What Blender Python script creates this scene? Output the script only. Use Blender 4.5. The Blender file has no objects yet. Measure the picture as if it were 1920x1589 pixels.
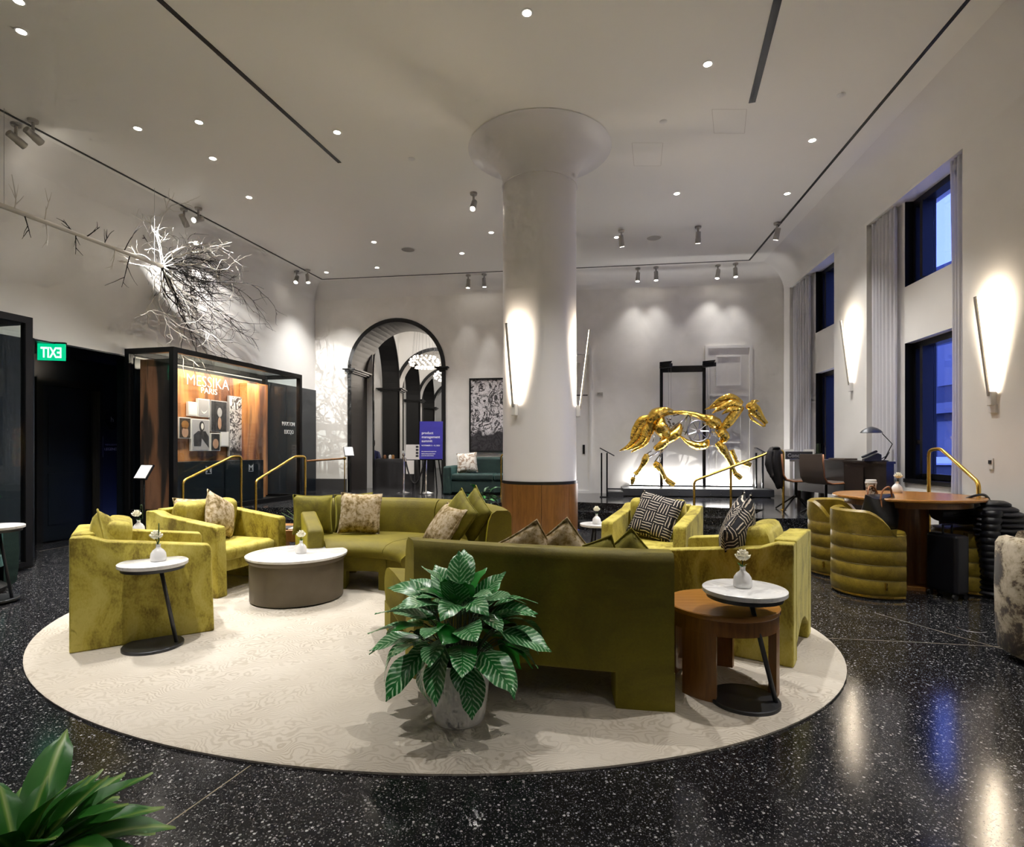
import bpy, bmesh, math, random
from mathutils import Vector, Matrix
random.seed(7)
PI = math.pi
S = bpy.context.scene
COL = S.collection

# ------------------------------------------------------------------ camera
F, CX, HY, CH = 1050.0, 960.0, 843.0, 1.35      # focal length, principal column, horizon row (px of 1920x1589), camera height
cam = bpy.data.objects.new('camera', bpy.data.cameras.new('camera'))
COL.objects.link(cam)
cam.location = (0, 0, CH); cam.rotation_euler = (PI/2, 0, 0)
cam.data.sensor_fit = 'HORIZONTAL'; cam.data.sensor_width = 36
cam.data.lens = 36*F/1920; cam.data.shift_y = (HY-794.5)/1920
cam.data.clip_end = 200; cam.data.clip_start = .05
S.camera = cam

# ------------------------------------------------------------------ world: blue dusk sky
w = bpy.data.worlds.new('dusk'); S.world = w; w.use_nodes = True
wn = w.node_tree.nodes; wn.clear()
bg = wn.new('ShaderNodeBackground'); out = wn.new('ShaderNodeOutputWorld')
bg.inputs[0].default_value = (.15, .22, .90, 1); bg.inputs[1].default_value = 1.6
w.node_tree.links.new(bg.outputs[0], out.inputs[0])

# ------------------------------------------------------------------ exposure
S.view_settings.view_transform = 'Standard'; S.view_settings.look = 'None'
S.view_settings.exposure = 1.2; S.view_settings.gamma = 1.0
S.view_settings.use_curve_mapping = False
S.cycles.max_bounces = 6; S.cycles.diffuse_bounces = 4; S.cycles.glossy_bounces = 3; S.cycles.transparent_max_bounces = 10
S.cycles.use_adaptive_sampling = True; S.cycles.adaptive_threshold = .07; S.cycles.adaptive_min_samples = 14
S.cycles.sample_clamp_indirect = 6.0; S.cycles.caustics_reflective = False; S.cycles.caustics_refractive = False

DOWN_W, TRACK_W, SCONCE_W = 235.0, 90.0, 16.0      # lamp powers
WARM = (1.0, .84, .64); NEUT = (1.0, .972, .93)

# ------------------------------------------------------------------ helpers
def W_(px, py, Y): return Vector(((px-CX)/F*Y, Y, CH-(py-HY)/F*Y))
def G(px, py, z=0.0): return W_(px, py, F*(CH-z)/(py-HY))

def inp(n, k, v):
    if k in n.inputs: n.inputs[k].default_value = v
class Mat:
    """small node-tree builder around one Principled BSDF"""
    def __init__(s, name, col=(.8,.8,.8), rough=.6, metal=0.0, **kw):
        s.m = bpy.data.materials.new(name); s.m.use_nodes = True
        s.t = s.m.node_tree; s.n = s.t.nodes; s.b = s.n['Principled BSDF']
        s.b.inputs['Base Color'].default_value = (*col, 1); s.b.inputs['Roughness'].default_value = rough
        s.b.inputs['Metallic'].default_value = metal
        for k, v in kw.items(): inp(s.b, k.replace('_', ' '), v)
        s.m.diffuse_color = (*col, 1)
    def new(s, t, **kw):
        n = s.n.new(t)
        for k, v in kw.items():
            if hasattr(n, k): setattr(n, k, v)
            else: inp(n, k.replace('_', ' '), v)
        return n
    def link(s, a, b): s.t.links.new(a, b)
    def coords(s, kind='Object', scale=(1,1,1), rot=(0,0,0)):
        c = s.new('ShaderNodeTexCoord'); m = s.new('ShaderNodeMapping')
        m.inputs['Scale'].default_value = scale; m.inputs['Rotation'].default_value = rot
        s.link(c.outputs[kind], m.inputs['Vector']); return m.outputs[0]
    def noise(s, vec, scale, detail=4, rough=.55, dist=0):
        n = s.new('ShaderNodeTexNoise'); s.link(vec, n.inputs['Vector'])
        n.inputs['Scale'].default_value = scale; n.inputs['Detail'].default_value = detail
        n.inputs['Roughness'].default_value = rough; n.inputs['Distortion'].default_value = dist
        return n.outputs['Fac']
    def ramp(s, fac, stops, mode='LINEAR'):
        r = s.new('ShaderNodeValToRGB'); r.color_ramp.interpolation = mode
        e = r.color_ramp.elements
        while len(e) > 1: e.remove(e[-1])
        for i, (p, c) in enumerate(stops):
            k = e[0] if i == 0 else e.new(p)
            k.position = p; k.color = (*c, 1) if len(c) == 3 else c
        s.link(fac, r.inputs[0]); return r.outputs[0]
    def color(s, sock): s.link(sock, s.b.inputs['Base Color']); return s
    def rough(s, sock): s.link(sock, s.b.inputs['Roughness']); return s
    def bump(s, h, strength=.3, dist=.01):
        b = s.new('ShaderNodeBump'); b.inputs['Strength'].default_value = strength
        b.inputs['Distance'].default_value = dist
        s.link(h, b.inputs['Height']); s.link(b.outputs[0], s.b.inputs['Normal']); return s
    def mix(s, fac, a, b):
        n = s.new('ShaderNodeMix'); n.data_type = 'RGBA'
        for sock, v in ((n.inputs[0], fac), (n.inputs[6], a), (n.inputs[7], b)):
            if hasattr(v, 'is_output'): s.link(v, sock)
            else: sock.default_value = v if not isinstance(v, tuple) else (*v, 1)
        return n.outputs[2]
    def math(s, op, a, b=0.0):
        n = s.new('ShaderNodeMath'); n.operation = op
        for i, v in enumerate((a, b)):
            if hasattr(v, 'is_output'): s.link(v, n.inputs[i])
            else: n.inputs[i].default_value = v
        return n.outputs[0]
M = {}
def simple(name, col, rough=.6, metal=0.0, **kw): M[name] = Mat(name, col, rough, metal, **kw).m; return M[name]
def emis(name, col, strength):
    m = Mat(name, (0,0,0), .5); m.b.inputs['Emission Color'].default_value = (*col, 1)
    m.b.inputs['Emission Strength'].default_value = strength; M[name] = m.m; return m.m

class MB:
    """collects geometry; build() makes ONE mesh object"""
    def __init__(s): s.v = []; s.f = []; s.mi = []
    def add(s, vs, fs, mi=0):
        o = len(s.v); s.v += [tuple(v) for v in vs]
        for f in fs: s.f.append([i+o for i in f]); s.mi.append(mi)
        return s
    def box(s, x0, x1, y0, y1, z0, z1, M4=None, mi=0):
        vs = [Vector((x, y, z)) for z in (z0, z1) for y in (y0, y1) for x in (x0, x1)]
        if M4 is not None: vs = [M4 @ v for v in vs]
        return s.add(vs, [(0,2,3,1),(4,5,7,6),(0,1,5,4),(2,6,7,3),(0,4,6,2),(1,3,7,5)], mi)
    def prism(s, poly, z0, z1, M4=None, mi=0):
        n = len(poly)
        a = sum(poly[i][0]*poly[(i+1)%n][1]-poly[(i+1)%n][0]*poly[i][1] for i in range(n))
        if a < 0: poly = poly[::-1]
        vs = [Vector((x, y, z0)) for x, y in poly]+[Vector((x, y, z1)) for x, y in poly]
        if M4 is not None: vs = [M4 @ v for v in vs]
        return s.add(vs, [tuple(range(n-1,-1,-1)), tuple(range(n,2*n))]+[(i,(i+1)%n,n+(i+1)%n,n+i) for i in range(n)], mi)
    def lathe(s, prof, c=(0,0,0), seg=32, a0=0, a1=2*PI, M4=None, mi=0, sy=1.0, cap=False):
        full = abs(a1-a0-2*PI) < 1e-6; m = seg if full else seg+1
        vs = []
        for k in range(m):
            a = a0+(a1-a0)*k/seg; ca, sa = math.cos(a), math.sin(a)
            for r, z in prof:
                v = Vector((c[0]+r*ca, c[1]+r*sa*sy, c[2]+z)); vs.append(M4 @ v if M4 is not None else v)
        p = len(prof); fs = []
        for k in range(seg):
            k2 = (k+1) % m
            for j in range(p-1): fs.append((k*p+j, k2*p+j, k2*p+j+1, k*p+j+1))
        if full and cap:
            if prof[0][0] > 1e-6: fs.append(tuple(k*p for k in range(m-1,-1,-1)))
            if prof[-1][0] > 1e-6: fs.append(tuple(k*p+p-1 for k in range(m)))
        if not full: fs += [tuple(range(p-1,-1,-1)), tuple(range(seg*p, seg*p+p))]; fs += [(k*p+p-1, (k+1)*p+p-1, (k+1)*p, k*p) for k in range(seg)]
        return s.add(vs, fs, mi)
    def tube(s, pts, r, seg=8, cap=True, M4=None, mi=0, flat=1.0):
        """swept tube; r = radius or list; flat squashes the section along its second axis"""
        pts = [Vector(p) for p in pts]; n = len(pts)
        rs = r if isinstance(r, (list, tuple)) else [r]*n
        t0 = (pts[1]-pts[0]).normalized()
        up = Vector((0,0,1)) if abs(t0.z) < .9 else Vector((0,1,0))
        u = t0.cross(up).normalized(); vs = []
        for i in range(n):
            t = (pts[min(i+1,n-1)]-pts[max(i-1,0)])
            t = t.normalized() if t.length > 1e-9 else t0
            u = (u-t*u.dot(t)); u = u.normalized() if u.length > 1e-6 else t.orthogonal().normalized()
            q = t.cross(u)
            for k in range(seg):
                a = 2*PI*k/seg; v = pts[i]+u*(math.cos(a)*rs[i])+q*(math.sin(a)*rs[i]*flat)
                vs.append(M4 @ v if M4 is not None else v)
        fs = []
        for i in range(n-1):
            for k in range(seg):
                k2 = (k+1) % seg; fs.append((i*seg+k, i*seg+k2, (i+1)*seg+k2, (i+1)*seg+k))
        if cap: fs += [tuple(range(seg-1,-1,-1)), tuple(range((n-1)*seg, n*seg))]
        return s.add(vs, fs, mi)
    def rings(s, rings, closed=True, cap=True, M4=None, mi=0):
        """loft through lists of equal point count"""
        p = len(rings[0]); vs = [Vector(v) for r in rings for v in r]
        if M4 is not None: vs = [M4 @ v for v in vs]
        fs = []; q = p if closed else p-1
        for i in range(len(rings)-1):
            for k in range(q): fs.append((i*p+k, i*p+(k+1)%p, (i+1)*p+(k+1)%p, (i+1)*p+k))
        if cap and closed: fs += [tuple(range(p-1,-1,-1)), tuple(range((len(rings)-1)*p, len(rings)*p))]
        return s.add(vs, fs, mi)
    def ball(s, c, r, seg=10, sz=1.0, mi=0):
        prof = [(r*math.sin(PI*j/(seg//2+1)), -r*sz*math.cos(PI*j/(seg//2+1))) for j in range(seg//2+2)]
        prof[0] = (0, -r*sz); prof[-1] = (0, r*sz)
        return s.lathe(prof, c, seg, mi=mi)
    def mesh(s, name, mats, smooth=False, weld=True):
        me = bpy.data.meshes.new(name); me.from_pydata(s.v, [], s.f)
        for m in (mats if isinstance(mats, (list, tuple)) else [mats]): me.materials.append(M[m] if isinstance(m, str) else m)
        me.polygons.foreach_set('material_index', s.mi)
        bm = bmesh.new(); bm.from_mesh(me)
        if weld: bmesh.ops.remove_doubles(bm, verts=bm.verts, dist=1e-5)
        bmesh.ops.recalc_face_normals(bm, faces=bm.faces); bm.to_mesh(me); bm.free()
        if smooth:
            me.polygons.foreach_set('use_smooth', [True]*len(me.polygons))
            if smooth is not True: me.set_sharp_from_angle(angle=math.radians(smooth))
        me.update(); return me
    def build(s, name, mats, parent=None, smooth=False, bevel=0, seg=2, loc=None, rz=0, weld=True):
        o = bpy.data.objects.new(name, s.mesh(name, mats, smooth, weld)); COL.objects.link(o)
        if parent is not None: o.parent = parent
        if loc is not None: o.location = loc
        if rz: o.rotation_euler.z = rz
        if bevel:
            b = o.modifiers.new('bevel', 'BEVEL'); b.width = bevel; b.segments = seg; b.limit_method = 'ANGLE'
            b.angle_limit = math.radians(35)
            o.data.polygons.foreach_set('use_smooth', [True]*len(o.data.polygons))
            wn_ = o.modifiers.new('normals', 'WEIGHTED_NORMAL'); wn_.keep_sharp = True
        return o
def tag(o, label, cat, group=None):
    o['label'] = label; o['category'] = cat
    if group: o['group'] = group
    return o
def thing(name, label, cat, loc=(0,0,0), rz=0, group=None):
    o = bpy.data.objects.new(name, None); COL.objects.link(o); o.empty_display_size = .1
    o.location = loc; o.rotation_euler.z = rz
    return tag(o, label, cat, group)
def struct(o, label=None):
    o['kind'] = 'structure'
    if label: o['label'] = label
    return o
def kids(o): return [c for c in bpy.data.objects if c.parent == o]
def dup(root, loc, rz=0, label=None, group=None, parent=None):
    def cp(o, par):
        c = o.copy(); COL.objects.link(c)
        if par is not None: c.parent = par
        for ch in kids(o): cp(ch, c)
        return c
    r = cp(root, parent); r.location = loc; r.rotation_euler.z = rz
    if label: r['label'] = label
    if group: r['group'] = group
    return r
def basis(o, x, y, z):
    m = Matrix((x, y, z)).transposed().to_4x4(); m.translation = o; return m
def text(name, body, size, M4, mat, parent=None, ext=.002, mirror=False, align='CENTER', bold=0.0, width=None):
    c = bpy.data.curves.new(name, 'FONT'); c.body = body; c.size = size; c.extrude = ext; c.align_x = align
    c.offset = bold; c.resolution_u = 3; c.space_line = 1.0
    t = bpy.data.objects.new('t_', c); COL.objects.link(t); bpy.context.view_layer.update()
    me = bpy.data.meshes.new_from_object(t.evaluated_get(bpy.context.evaluated_depsgraph_get()))
    bpy.data.objects.remove(t); bpy.data.curves.remove(c)
    if width:
        xs = [v.co.x for v in me.vertices]; k = width/(max(xs)-min(xs))
        for v in me.vertices: v.co.x *= k
    if mirror:
        for v in me.vertices: v.co.x *= -1
        me.flip_normals()
    me.transform(M4); me.materials.clear(); me.materials.append(M[mat])
    o = bpy.data.objects.new(name, me); COL.objects.link(o)
    if parent is not None: o.parent = parent
    return o
def spot(name, loc, target, power, angle, blend=.5, r=.03, col=WARM, parent=None):
    l = bpy.data.lights.new(name, 'SPOT'); l.energy = power; l.spot_size = math.radians(angle); l.spot_blend = blend
    l.shadow_soft_size = r; l.color = col
    o = bpy.data.objects.new(name, l); COL.objects.link(o)
    d = Vector(target)-Vector(loc); o.location = loc; o.rotation_euler = d.to_track_quat('-Z', 'Y').to_euler()
    if parent is not None:
        o.parent = parent; o.location = Vector(loc)-parent.location
    return o
def smooth_path(pts, n=6, closed=False):
    """Catmull-Rom resample"""
    P = [Vector(p) for p in pts]; out = []
    for i in range(len(P)-1):
        p0, p1, p2, p3 = P[max(i-1,0)], P[i], P[i+1], P[min(i+2,len(P)-1)]
        for k in range(n):
            t = k/n
            out.append(.5*((2*p1)+(p2-p0)*t+(2*p0-5*p1+4*p2-p3)*t*t+(3*p1-p0-3*p2+p3)*t**3))
    out.append(P[-1]); return out
def lerp(a, b, t): return a+(b-a)*t
# ------------------------------------------------------------------ materials
def mk_materials():
    m = Mat('plaster', (.78,.755,.72), .75); v = m.coords('Object')
    m.color(m.ramp(m.noise(v, 1.3, 3), [(.3,(.76,.742,.718)),(.7,(.81,.793,.768))])).bump(m.noise(v, 60, 3), .08, .004); M['plaster'] = m.m
    m = Mat('plaster_venetian', (.7,.67,.62), .45); v = m.coords('Object')
    m.color(m.ramp(m.noise(v, 2.2, 5, .6, .6), [(.3,(.73,.707,.67)),(.7,(.81,.785,.75))])).rough(m.ramp(m.noise(v, 3, 3), [(.3,(.4,)*3),(.7,(.6,)*3)])); M['plaster_venetian'] = m.m
    simple('ceiling_paint', (.88,.865,.83), .55)
    simple('column_paint', (.72,.705,.72), .36)
    simple('dark_panel', (.010,.014,.020), .30)
    simple('dark_taupe', (.045,.038,.034), .45)
    simple('black_trim', (.008,.008,.008), .4)
    simple('black_metal', (.012,.012,.013), .38, .6)
    simple('steel_dark', (.06,.062,.068), .42, .7)
    simple('chrome', (.75,.75,.76), .12, 1.0)
    simple('steel', (.42,.42,.44), .22, 1.0)
    simple('brass', (.70,.46,.10), .24, 1.0)
    m = Mat('gold', (1.0,.66,.12), .13, 1.0); v = m.coords('Object'); m.bump(m.noise(v, 9, 3, .55, .8), .55, .05); M['gold'] = m.m
    simple('strip_metal', (.42,.36,.26), .35, .7)
    simple('white_gloss', (.82,.81,.80), .18)
    simple('ceramic', (.85,.84,.83), .12)
    simple('white_satin', (.75,.74,.73), .4)
    simple('lamp_metal', (.42,.40,.37), .4, .3)
    simple('paper', (.75,.74,.72), .7)
    simple('rubber', (.01,.01,.01), .8)
    emis('bulb', (1, .90, .74), 26); emis('led', (1, .82, .56), 9); emis('led_cool', (1, .97, .95), 10)
    emis('exit_green', (.0, .38, .16), .75); emis('exit_white', (.45, 1, .72), 1.0)
    emis('bead', (1, .86, .72), 2.2); emis('track_bulb', (1, .93, .82), 14)
    # black terrazzo with white and grey chips
    m = Mat('terrazzo', (.01,.01,.012), .14, 0, Specular_IOR_Level=.55); v = m.coords('Object')
    acc = None
    for sc, thr, rad, c in ((62, .80, .34, (.42,.41,.40)), (118, .70, .36, (.30,.30,.30)), (210, .62, .40, (.17,.165,.165))):
        vo = m.new('ShaderNodeTexVoronoi'); vo.inputs['Scale'].default_value = sc; m.link(v, vo.inputs['Vector'])
        sep = m.new('ShaderNodeSeparateColor'); m.link(vo.outputs['Color'], sep.inputs[0])
        a = m.math('GREATER_THAN', sep.outputs[0], thr); b = m.math('LESS_THAN', vo.outputs['Distance'], rad)
        f = m.math('MULTIPLY', m.math('MULTIPLY', a, b), sep.outputs[1])
        acc = m.mix(f, acc if acc is not None else (.0065,.0065,.008), c)
    m.color(acc); M['terrazzo'] = m.m
    # cream rug with wavy lines
    m = Mat('rug', (.6,.5,.38), .95, 0, Sheen_Weight=.3); v = m.coords('Object')
    nz = m.new('ShaderNodeTexNoise'); m.link(v, nz.inputs['Vector']); nz.inputs['Scale'].default_value = 3.2; nz.inputs['Detail'].default_value = 3
    mv = m.new('ShaderNodeVectorMath'); mv.operation = 'MULTIPLY_ADD'; m.link(nz.outputs['Color'], mv.inputs[0])
    mv.inputs[1].default_value = (.75,.75,0); m.link(v, mv.inputs[2])
    wv = m.new('ShaderNodeTexWave'); wv.bands_direction = 'Y'; m.link(mv.outputs[0], wv.inputs['Vector'])
    wv.inputs['Scale'].default_value = 9.5; wv.inputs['Distortion'].default_value = 3.5; wv.inputs['Detail'].default_value = 2; wv.inputs['Detail Scale'].default_value = 1.2
    big = m.ramp(m.noise(v, .7, 3), [(.35,(.53,.47,.385)),(.65,(.65,.592,.51))])
    line = m.ramp(wv.outputs['Fac'], [(.0,(0,0,0)),(.55,(.06,.06,.06)),(.8,(.48,.48,.48)),(1,(.62,.62,.62))])
    ln = m.math('MULTIPLY', line, m.ramp(m.noise(v, 1.6, 2), [(.35,(.15,)*3),(.62,(1,)*3)]))
    m.color(m.mix(ln, big, (.34,.28,.20))).bump(m.math('SUBTRACT', m.noise(v, 220, 2), m.math('MULTIPLY', ln, .5)), .35, .006); M['rug'] = m.m
    # upholstery
    def cloth(name, a, b, c, sheen, sheencol, sc=5, rough=.8, st=(1,1,1)):
        m = Mat(name, b, rough, 0, Sheen_Weight=sheen, Sheen_Roughness=.35); inp(m.b, 'Sheen Tint', (*sheencol, 1)); v = m.coords('Object', st)
        n1 = m.noise(v, sc, 6, .65, .8); n2 = m.noise(v, 90, 3)
        mx = m.math('ADD', m.math('MULTIPLY', n1, .8), m.math('MULTIPLY', n2, .2))
        m.color(m.ramp(mx, [(.38,a),(.5,b),(.62,c)])).bump(n2, .25, .004); M[name] = m.m
    cloth('chenille', (.20,.146,.010), (.46,.382,.052), (.56,.482,.110), .35, (.95,.9,.45), 4.5, .75, (1,1,.6))
    cloth('velvet', (.115,.090,.0008), (.150,.119,.0012), (.185,.150,.002), .3, (.9,.78,.03), 2.2, .7)
    cloth('pillow_olive', (.115,.095,.003), (.17,.145,.005), (.21,.18,.008), .5, (.9,.85,.15), 6)
    cloth('green_velvet', (.004,.016,.014), (.007,.026,.022), (.012,.036,.031), .35, (.2,.5,.45), 4)
    cloth('leather_olive', (.15,.098,.007), (.21,.145,.012), (.27,.19,.02), .1, (.8,.7,.2), 7, .38)
    m = Mat('speckle', (.5,.4,.25), .9); v = m.coords('Object')
    n1 = m.noise(v, 26, 5, .7); n2 = m.noise(v, 6, 2)
    m.color(m.ramp(m.math('ADD', m.math('MULTIPLY', n1, .8), m.math('MULTIPLY', n2, .2)), [(.36,(.13,.085,.02)),(.46,(.33,.24,.11)),(.54,(.52,.42,.28)),(.7,(.62,.53,.40))])).bump(n1, .3, .006); M['speckle'] = m.m
    m = Mat('botanical', (.6,.55,.5), .9); v = m.coords('Object')
    m.color(m.ramp(m.noise(v, 9, 4, .6, 1.5), [(.40,(.28,.20,.14)),(.50,(.60,.56,.50)),(.62,(.66,.62,.56))])); M['botanical'] = m.m
    # black and cream basket-weave pillow print: blocks of short strokes alternating in direction
    m = Mat('strokes', (.01,.01,.012), .9); c = m.new('ShaderNodeTexCoord'); sp = m.new('ShaderNodeSeparateXYZ')
    nz = m.new('ShaderNodeTexNoise'); nz.inputs['Scale'].default_value = 14; m.link(c.outputs['Object'], nz.inputs['Vector'])
    va = m.new('ShaderNodeVectorMath'); va.operation = 'MULTIPLY_ADD'; va.inputs[1].default_value = (.022,.022,.022)
    m.link(nz.outputs['Color'], va.inputs[0]); m.link(c.outputs['Object'], va.inputs[2]); m.link(va.outputs[0], sp.inputs[0])
    x, y = sp.outputs[0], sp.outputs[2]; cell = .112
    fx = m.math('FRACT', m.math('DIVIDE', m.math('ADD', x, 5.0), cell)); fy = m.math('FRACT', m.math('DIVIDE', m.math('ADD', y, 5.0), cell))
    par = m.math('MODULO', m.math('ADD', m.math('FLOOR', m.math('DIVIDE', m.math('ADD', x, 5.0), cell)), m.math('FLOOR', m.math('DIVIDE', m.math('ADD', y, 5.0), cell))), 2.0)
    def stroke(u, vv):
        a = m.math('LESS_THAN', m.math('ABSOLUTE', m.math('SUBTRACT', m.math('FRACT', m.math('MULTIPLY', u, 4.0)), .5)), .14)
        return m.math('MULTIPLY', a, m.math('LESS_THAN', m.math('ABSOLUTE', m.math('SUBTRACT', vv, .5)), .46))
    n = m.new('ShaderNodeMix'); n.data_type = 'FLOAT'; m.link(par, n.inputs[0]); m.link(stroke(fx, fy), n.inputs[2]); m.link(stroke(fy, fx), n.inputs[3])
    m.color(m.mix(n.outputs[0], (.010,.009,.012), (.62,.54,.45))); M['strokes'] = m.m
    # wood
    def wood(name, a, b, rough=.35, st=(14,14,1.2)):
        m = Mat(name, a, rough); v = m.coords('Object', st)
        m.color(m.ramp(m.noise(v, 2.2, 6, .6, 1.2), [(.3,a),(.7,b)])).bump(m.noise(v, 9, 3), .05, .002); M[name] = m.m
    wood('walnut', (.15,.060,.013), (.26,.112,.026)); wood('oak', (.24,.105,.025), (.36,.17,.048)); wood('walnut_top', (.27,.115,.022), (.38,.17,.036), .25, (1.5,14,14))
    m = Mat('marble', (.8,.79,.78), .18); v = m.coords('Object')
    m.color(m.ramp(m.noise(v, 5, 8, .65, 1.4), [(.42,(.66,.65,.64)),(.5,(.80,.79,.78)),(.6,(.83,.82,.81))])); M['marble'] = m.m
    m = Mat('table_drum', (.10,.082,.055), .5, .15); v = m.coords('Object')
    m.color(m.ramp(m.noise(v, 4, 4), [(.3,(.115,.092,.060)),(.7,(.155,.125,.085))])); M['table_drum'] = m.m
    m = Mat('cowhide', (.5,.4,.3), .9, 0, Sheen_Weight=.3); v = m.coords('Object')
    m.color(m.ramp(m.noise(v, 6, 8, .75, .3), [(.42,(.04,.025,.013)),(.47,(.11,.07,.035)),(.51,(.40,.33,.22)),(.62,(.60,.53,.41))])); M['cowhide'] = m.m
    # glass pane: clear with a fresnel reflection
    m = Mat('pane', (.9,.95,1), .02); t = m.t; g = m.new('ShaderNodeBsdfGlossy'); g.inputs['Roughness'].default_value = .015
    tr = m.new('ShaderNodeBsdfTransparent'); tr.inputs[0].default_value = (.94,.97,.97,1); lw = m.new('ShaderNodeLayerWeight'); lw.inputs[0].default_value = .5; fr_ = m.math('ADD', m.math('MULTIPLY', m.math('POWER', lw.outputs['Facing'], 5.0), .8), .035)
    mx = m.new('ShaderNodeMixShader'); m.link(fr_, mx.inputs[0]); m.link(tr.outputs[0], mx.inputs[1]); m.link(g.outputs[0], mx.inputs[2])
    m.link(mx.outputs[0], m.n['Material Output'].inputs[0]); M['pane'] = m.m
    # sheer curtain
    m = Mat('sheer', (.86,.85,.88), .9); tl = m.new('ShaderNodeBsdfTranslucent'); tl.inputs[0].default_value = (.85,.85,.9,1)
    mx = m.new('ShaderNodeMixShader'); mx.inputs[0].default_value = .45; m.link(m.b.outputs[0], mx.inputs[1]); m.link(tl.outputs[0], mx.inputs[2])
    m.link(mx.outputs[0], m.n['Material Output'].inputs[0]); M['sheer'] = m.m
    # plants
    def leaf(name, base, light, k, thr, sc):
        m = Mat(name, base, .32, 0, Specular_IOR_Level=.6); c = m.new('ShaderNodeTexCoord'); sp = m.new('ShaderNodeSeparateXYZ'); m.link(c.outputs['Object'], sp.inputs[0])
        ax = m.math('ABSOLUTE', sp.outputs[0]); t_ = m.math('SUBTRACT', sp.outputs[1], m.math('MULTIPLY', ax, k))
        nz = m.noise(c.outputs['Object'], 22, 2)
        st = m.math('ABSOLUTE', m.math('SUBTRACT', m.math('FRACT', m.math('ADD', m.math('MULTIPLY', t_, sc), m.math('MULTIPLY', nz, 1.2))), .5))
        f = m.math('LESS_THAN', st, thr); mid = m.math('GREATER_THAN', ax, .003)
        edge = m.ramp(nz, [(.3,(.3,)*3),(.6,(1,)*3)])
        m.color(m.mix(m.math('MULTIPLY', m.math('MULTIPLY', f, mid), edge), base, light)); M[name] = m.m
    leaf('leaf_striped', (.012,.17,.028), (.45,.66,.42), 1.1, .18, 40); leaf('leaf_plain', (.012,.22,.020), (.012,.22,.020), 1, .0, 1)
    leaf('leaf_dark', (.010,.070,.012), (.10,.24,.07), 1.2, .12, 30)
    m = Mat('leaf_rosette', (.012,.11,.012), .4); c = m.new('ShaderNodeTexCoord'); sp = m.new('ShaderNodeSeparateXYZ'); m.link(c.outputs['Object'], sp.inputs[0])
    m.color(m.ramp(m.math('ABSOLUTE', sp.outputs[0]), [(.0,(.25,.34,.10)),(.06,(.10,.22,.03)),(.15,(.022,.13,.012)),(1,(.010,.085,.008))]))
    ax = m.math('MULTIPLY', m.math('ABSOLUTE', sp.outputs[0]), 12.0); m.color(m.ramp(ax, [(.0,(.25,.34,.10)),(.06,(.12,.24,.03)),(.14,(.022,.13,.012)),(1,(.010,.085,.008))])); M['leaf_rosette'] = m.m
    simple('stem', (.05,.10,.03), .6); simple('soil', (.02,.014,.01), .95); simple('rose', (.82,.78,.62), .6); simple('stem_dark', (.03,.05,.02), .6)
    simple('denim', (.03,.035,.12), .8); simple('skin', (.42,.25,.17), .55); simple('hair', (.03,.018,.01), .6)
    simple('sign_blue', (.035,.030,.30), .5); simple('sign_white', (.72,.68,.64), .6); simple('print_white', (.75,.74,.78), .6); simple('print_dark', (.02,.02,.025), .6); simple('print_grey', (.35,.34,.36), .6)
    simple('cloth_black', (.012,.010,.011), .8); simple('nylon', (.004,.004,.008), .42); simple('bag_leather', (.012,.012,.012), .3); simple('tan_leather', (.28,.11,.04), .5)
    simple('desk_wood', (.022,.014,.011), .45); simple('taupe_leather', (.10,.075,.062), .5); simple('lid_white', (.75,.72,.70), .4)
    simple('bark_lit', (.70,.66,.60), .6); simple('bark_unlit', (.022,.019,.017), .6)  # one bark in two tones: spotlit and unlit branches put into the colour
    simple('curtain_dark', (.028,.024,.018), .9); simple('planter_stone', (.05,.048,.05), .5)
    # case backdrop print: orange and umber light streaks
    def streaks(name, stops, rot, sc):
        m = Mat(name, (.3,.1,.03), .5); v = m.coords('Object', (sc,sc,sc*.12), rot)
        m.color(m.ramp(m.noise(v, 1.6, 3, .5, .4), stops)); M[name] = m.m
    streaks('print_amber', [(.30,(.030,.016,.012)),(.40,(.14,.05,.022)),(.50,(.50,.20,.06)),(.58,(.62,.27,.09)),(.68,(.22,.09,.04)),(.8,(.05,.03,.03))], (0,0,0), 1.8)
    streaks('print_umber', [(.36,(.05,.038,.036)),(.50,(.09,.06,.05)),(.57,(.45,.19,.10)),(.64,(.55,.25,.14)),(.72,(.07,.05,.05))], (.0,.0,.0), 2.6)
    # black and white drawing
    m = Mat('drawing', (.7,.68,.7), .5); v = m.coords('Object')
    a = m.ramp(m.noise(v, 2.6, 4, .6, 2.8), [(.43,(1,1,1)),(.475,(0,0,0)),(.505,(0,0,0)),(.53,(1,1,1))])
    b = m.ramp(m.noise(v, 6, 3, .6, 1.8), [(.46,(1,1,1)),(.485,(0,0,0)),(.51,(1,1,1))])
    c = m.new('ShaderNodeTexCoord'); sp = m.new('ShaderNodeSeparateXYZ'); m.link(c.outputs['Object'], sp.inputs[0])
    low = m.ramp(m.math('ADD', m.math('MULTIPLY', m.math('ADD', sp.outputs[2], .45), .9), m.math('MULTIPLY', m.noise(v, 4, 3), .5)), [(.28,(0,0,0)),(.36,(1,1,1))])
    d = m.mix(.5, a, b); dd = m.math('MULTIPLY', m.math('MULTIPLY', a, m.ramp(b, [(0,(.25,)*3),(1,(1,)*3)])), m.ramp(low, [(0,(.05,)*3),(1,(1,)*3)]))
    m.color(m.mix(dd, (.016,.014,.018), (.72,.69,.71))); M['drawing'] = m.m
    simple('asphalt', (.08,.09,.12), .8); simple('snow', (.75,.78,.85), .7); simple('facade', (.10,.11,.15), .8); simple('car_paint', (.35,.38,.45), .3); simple('facade_light', (.28,.29,.33), .8)
    emis('shop_light', (1,.93,.75), 1.6); emis('street_light', (.9,.95,1), 5)
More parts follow.
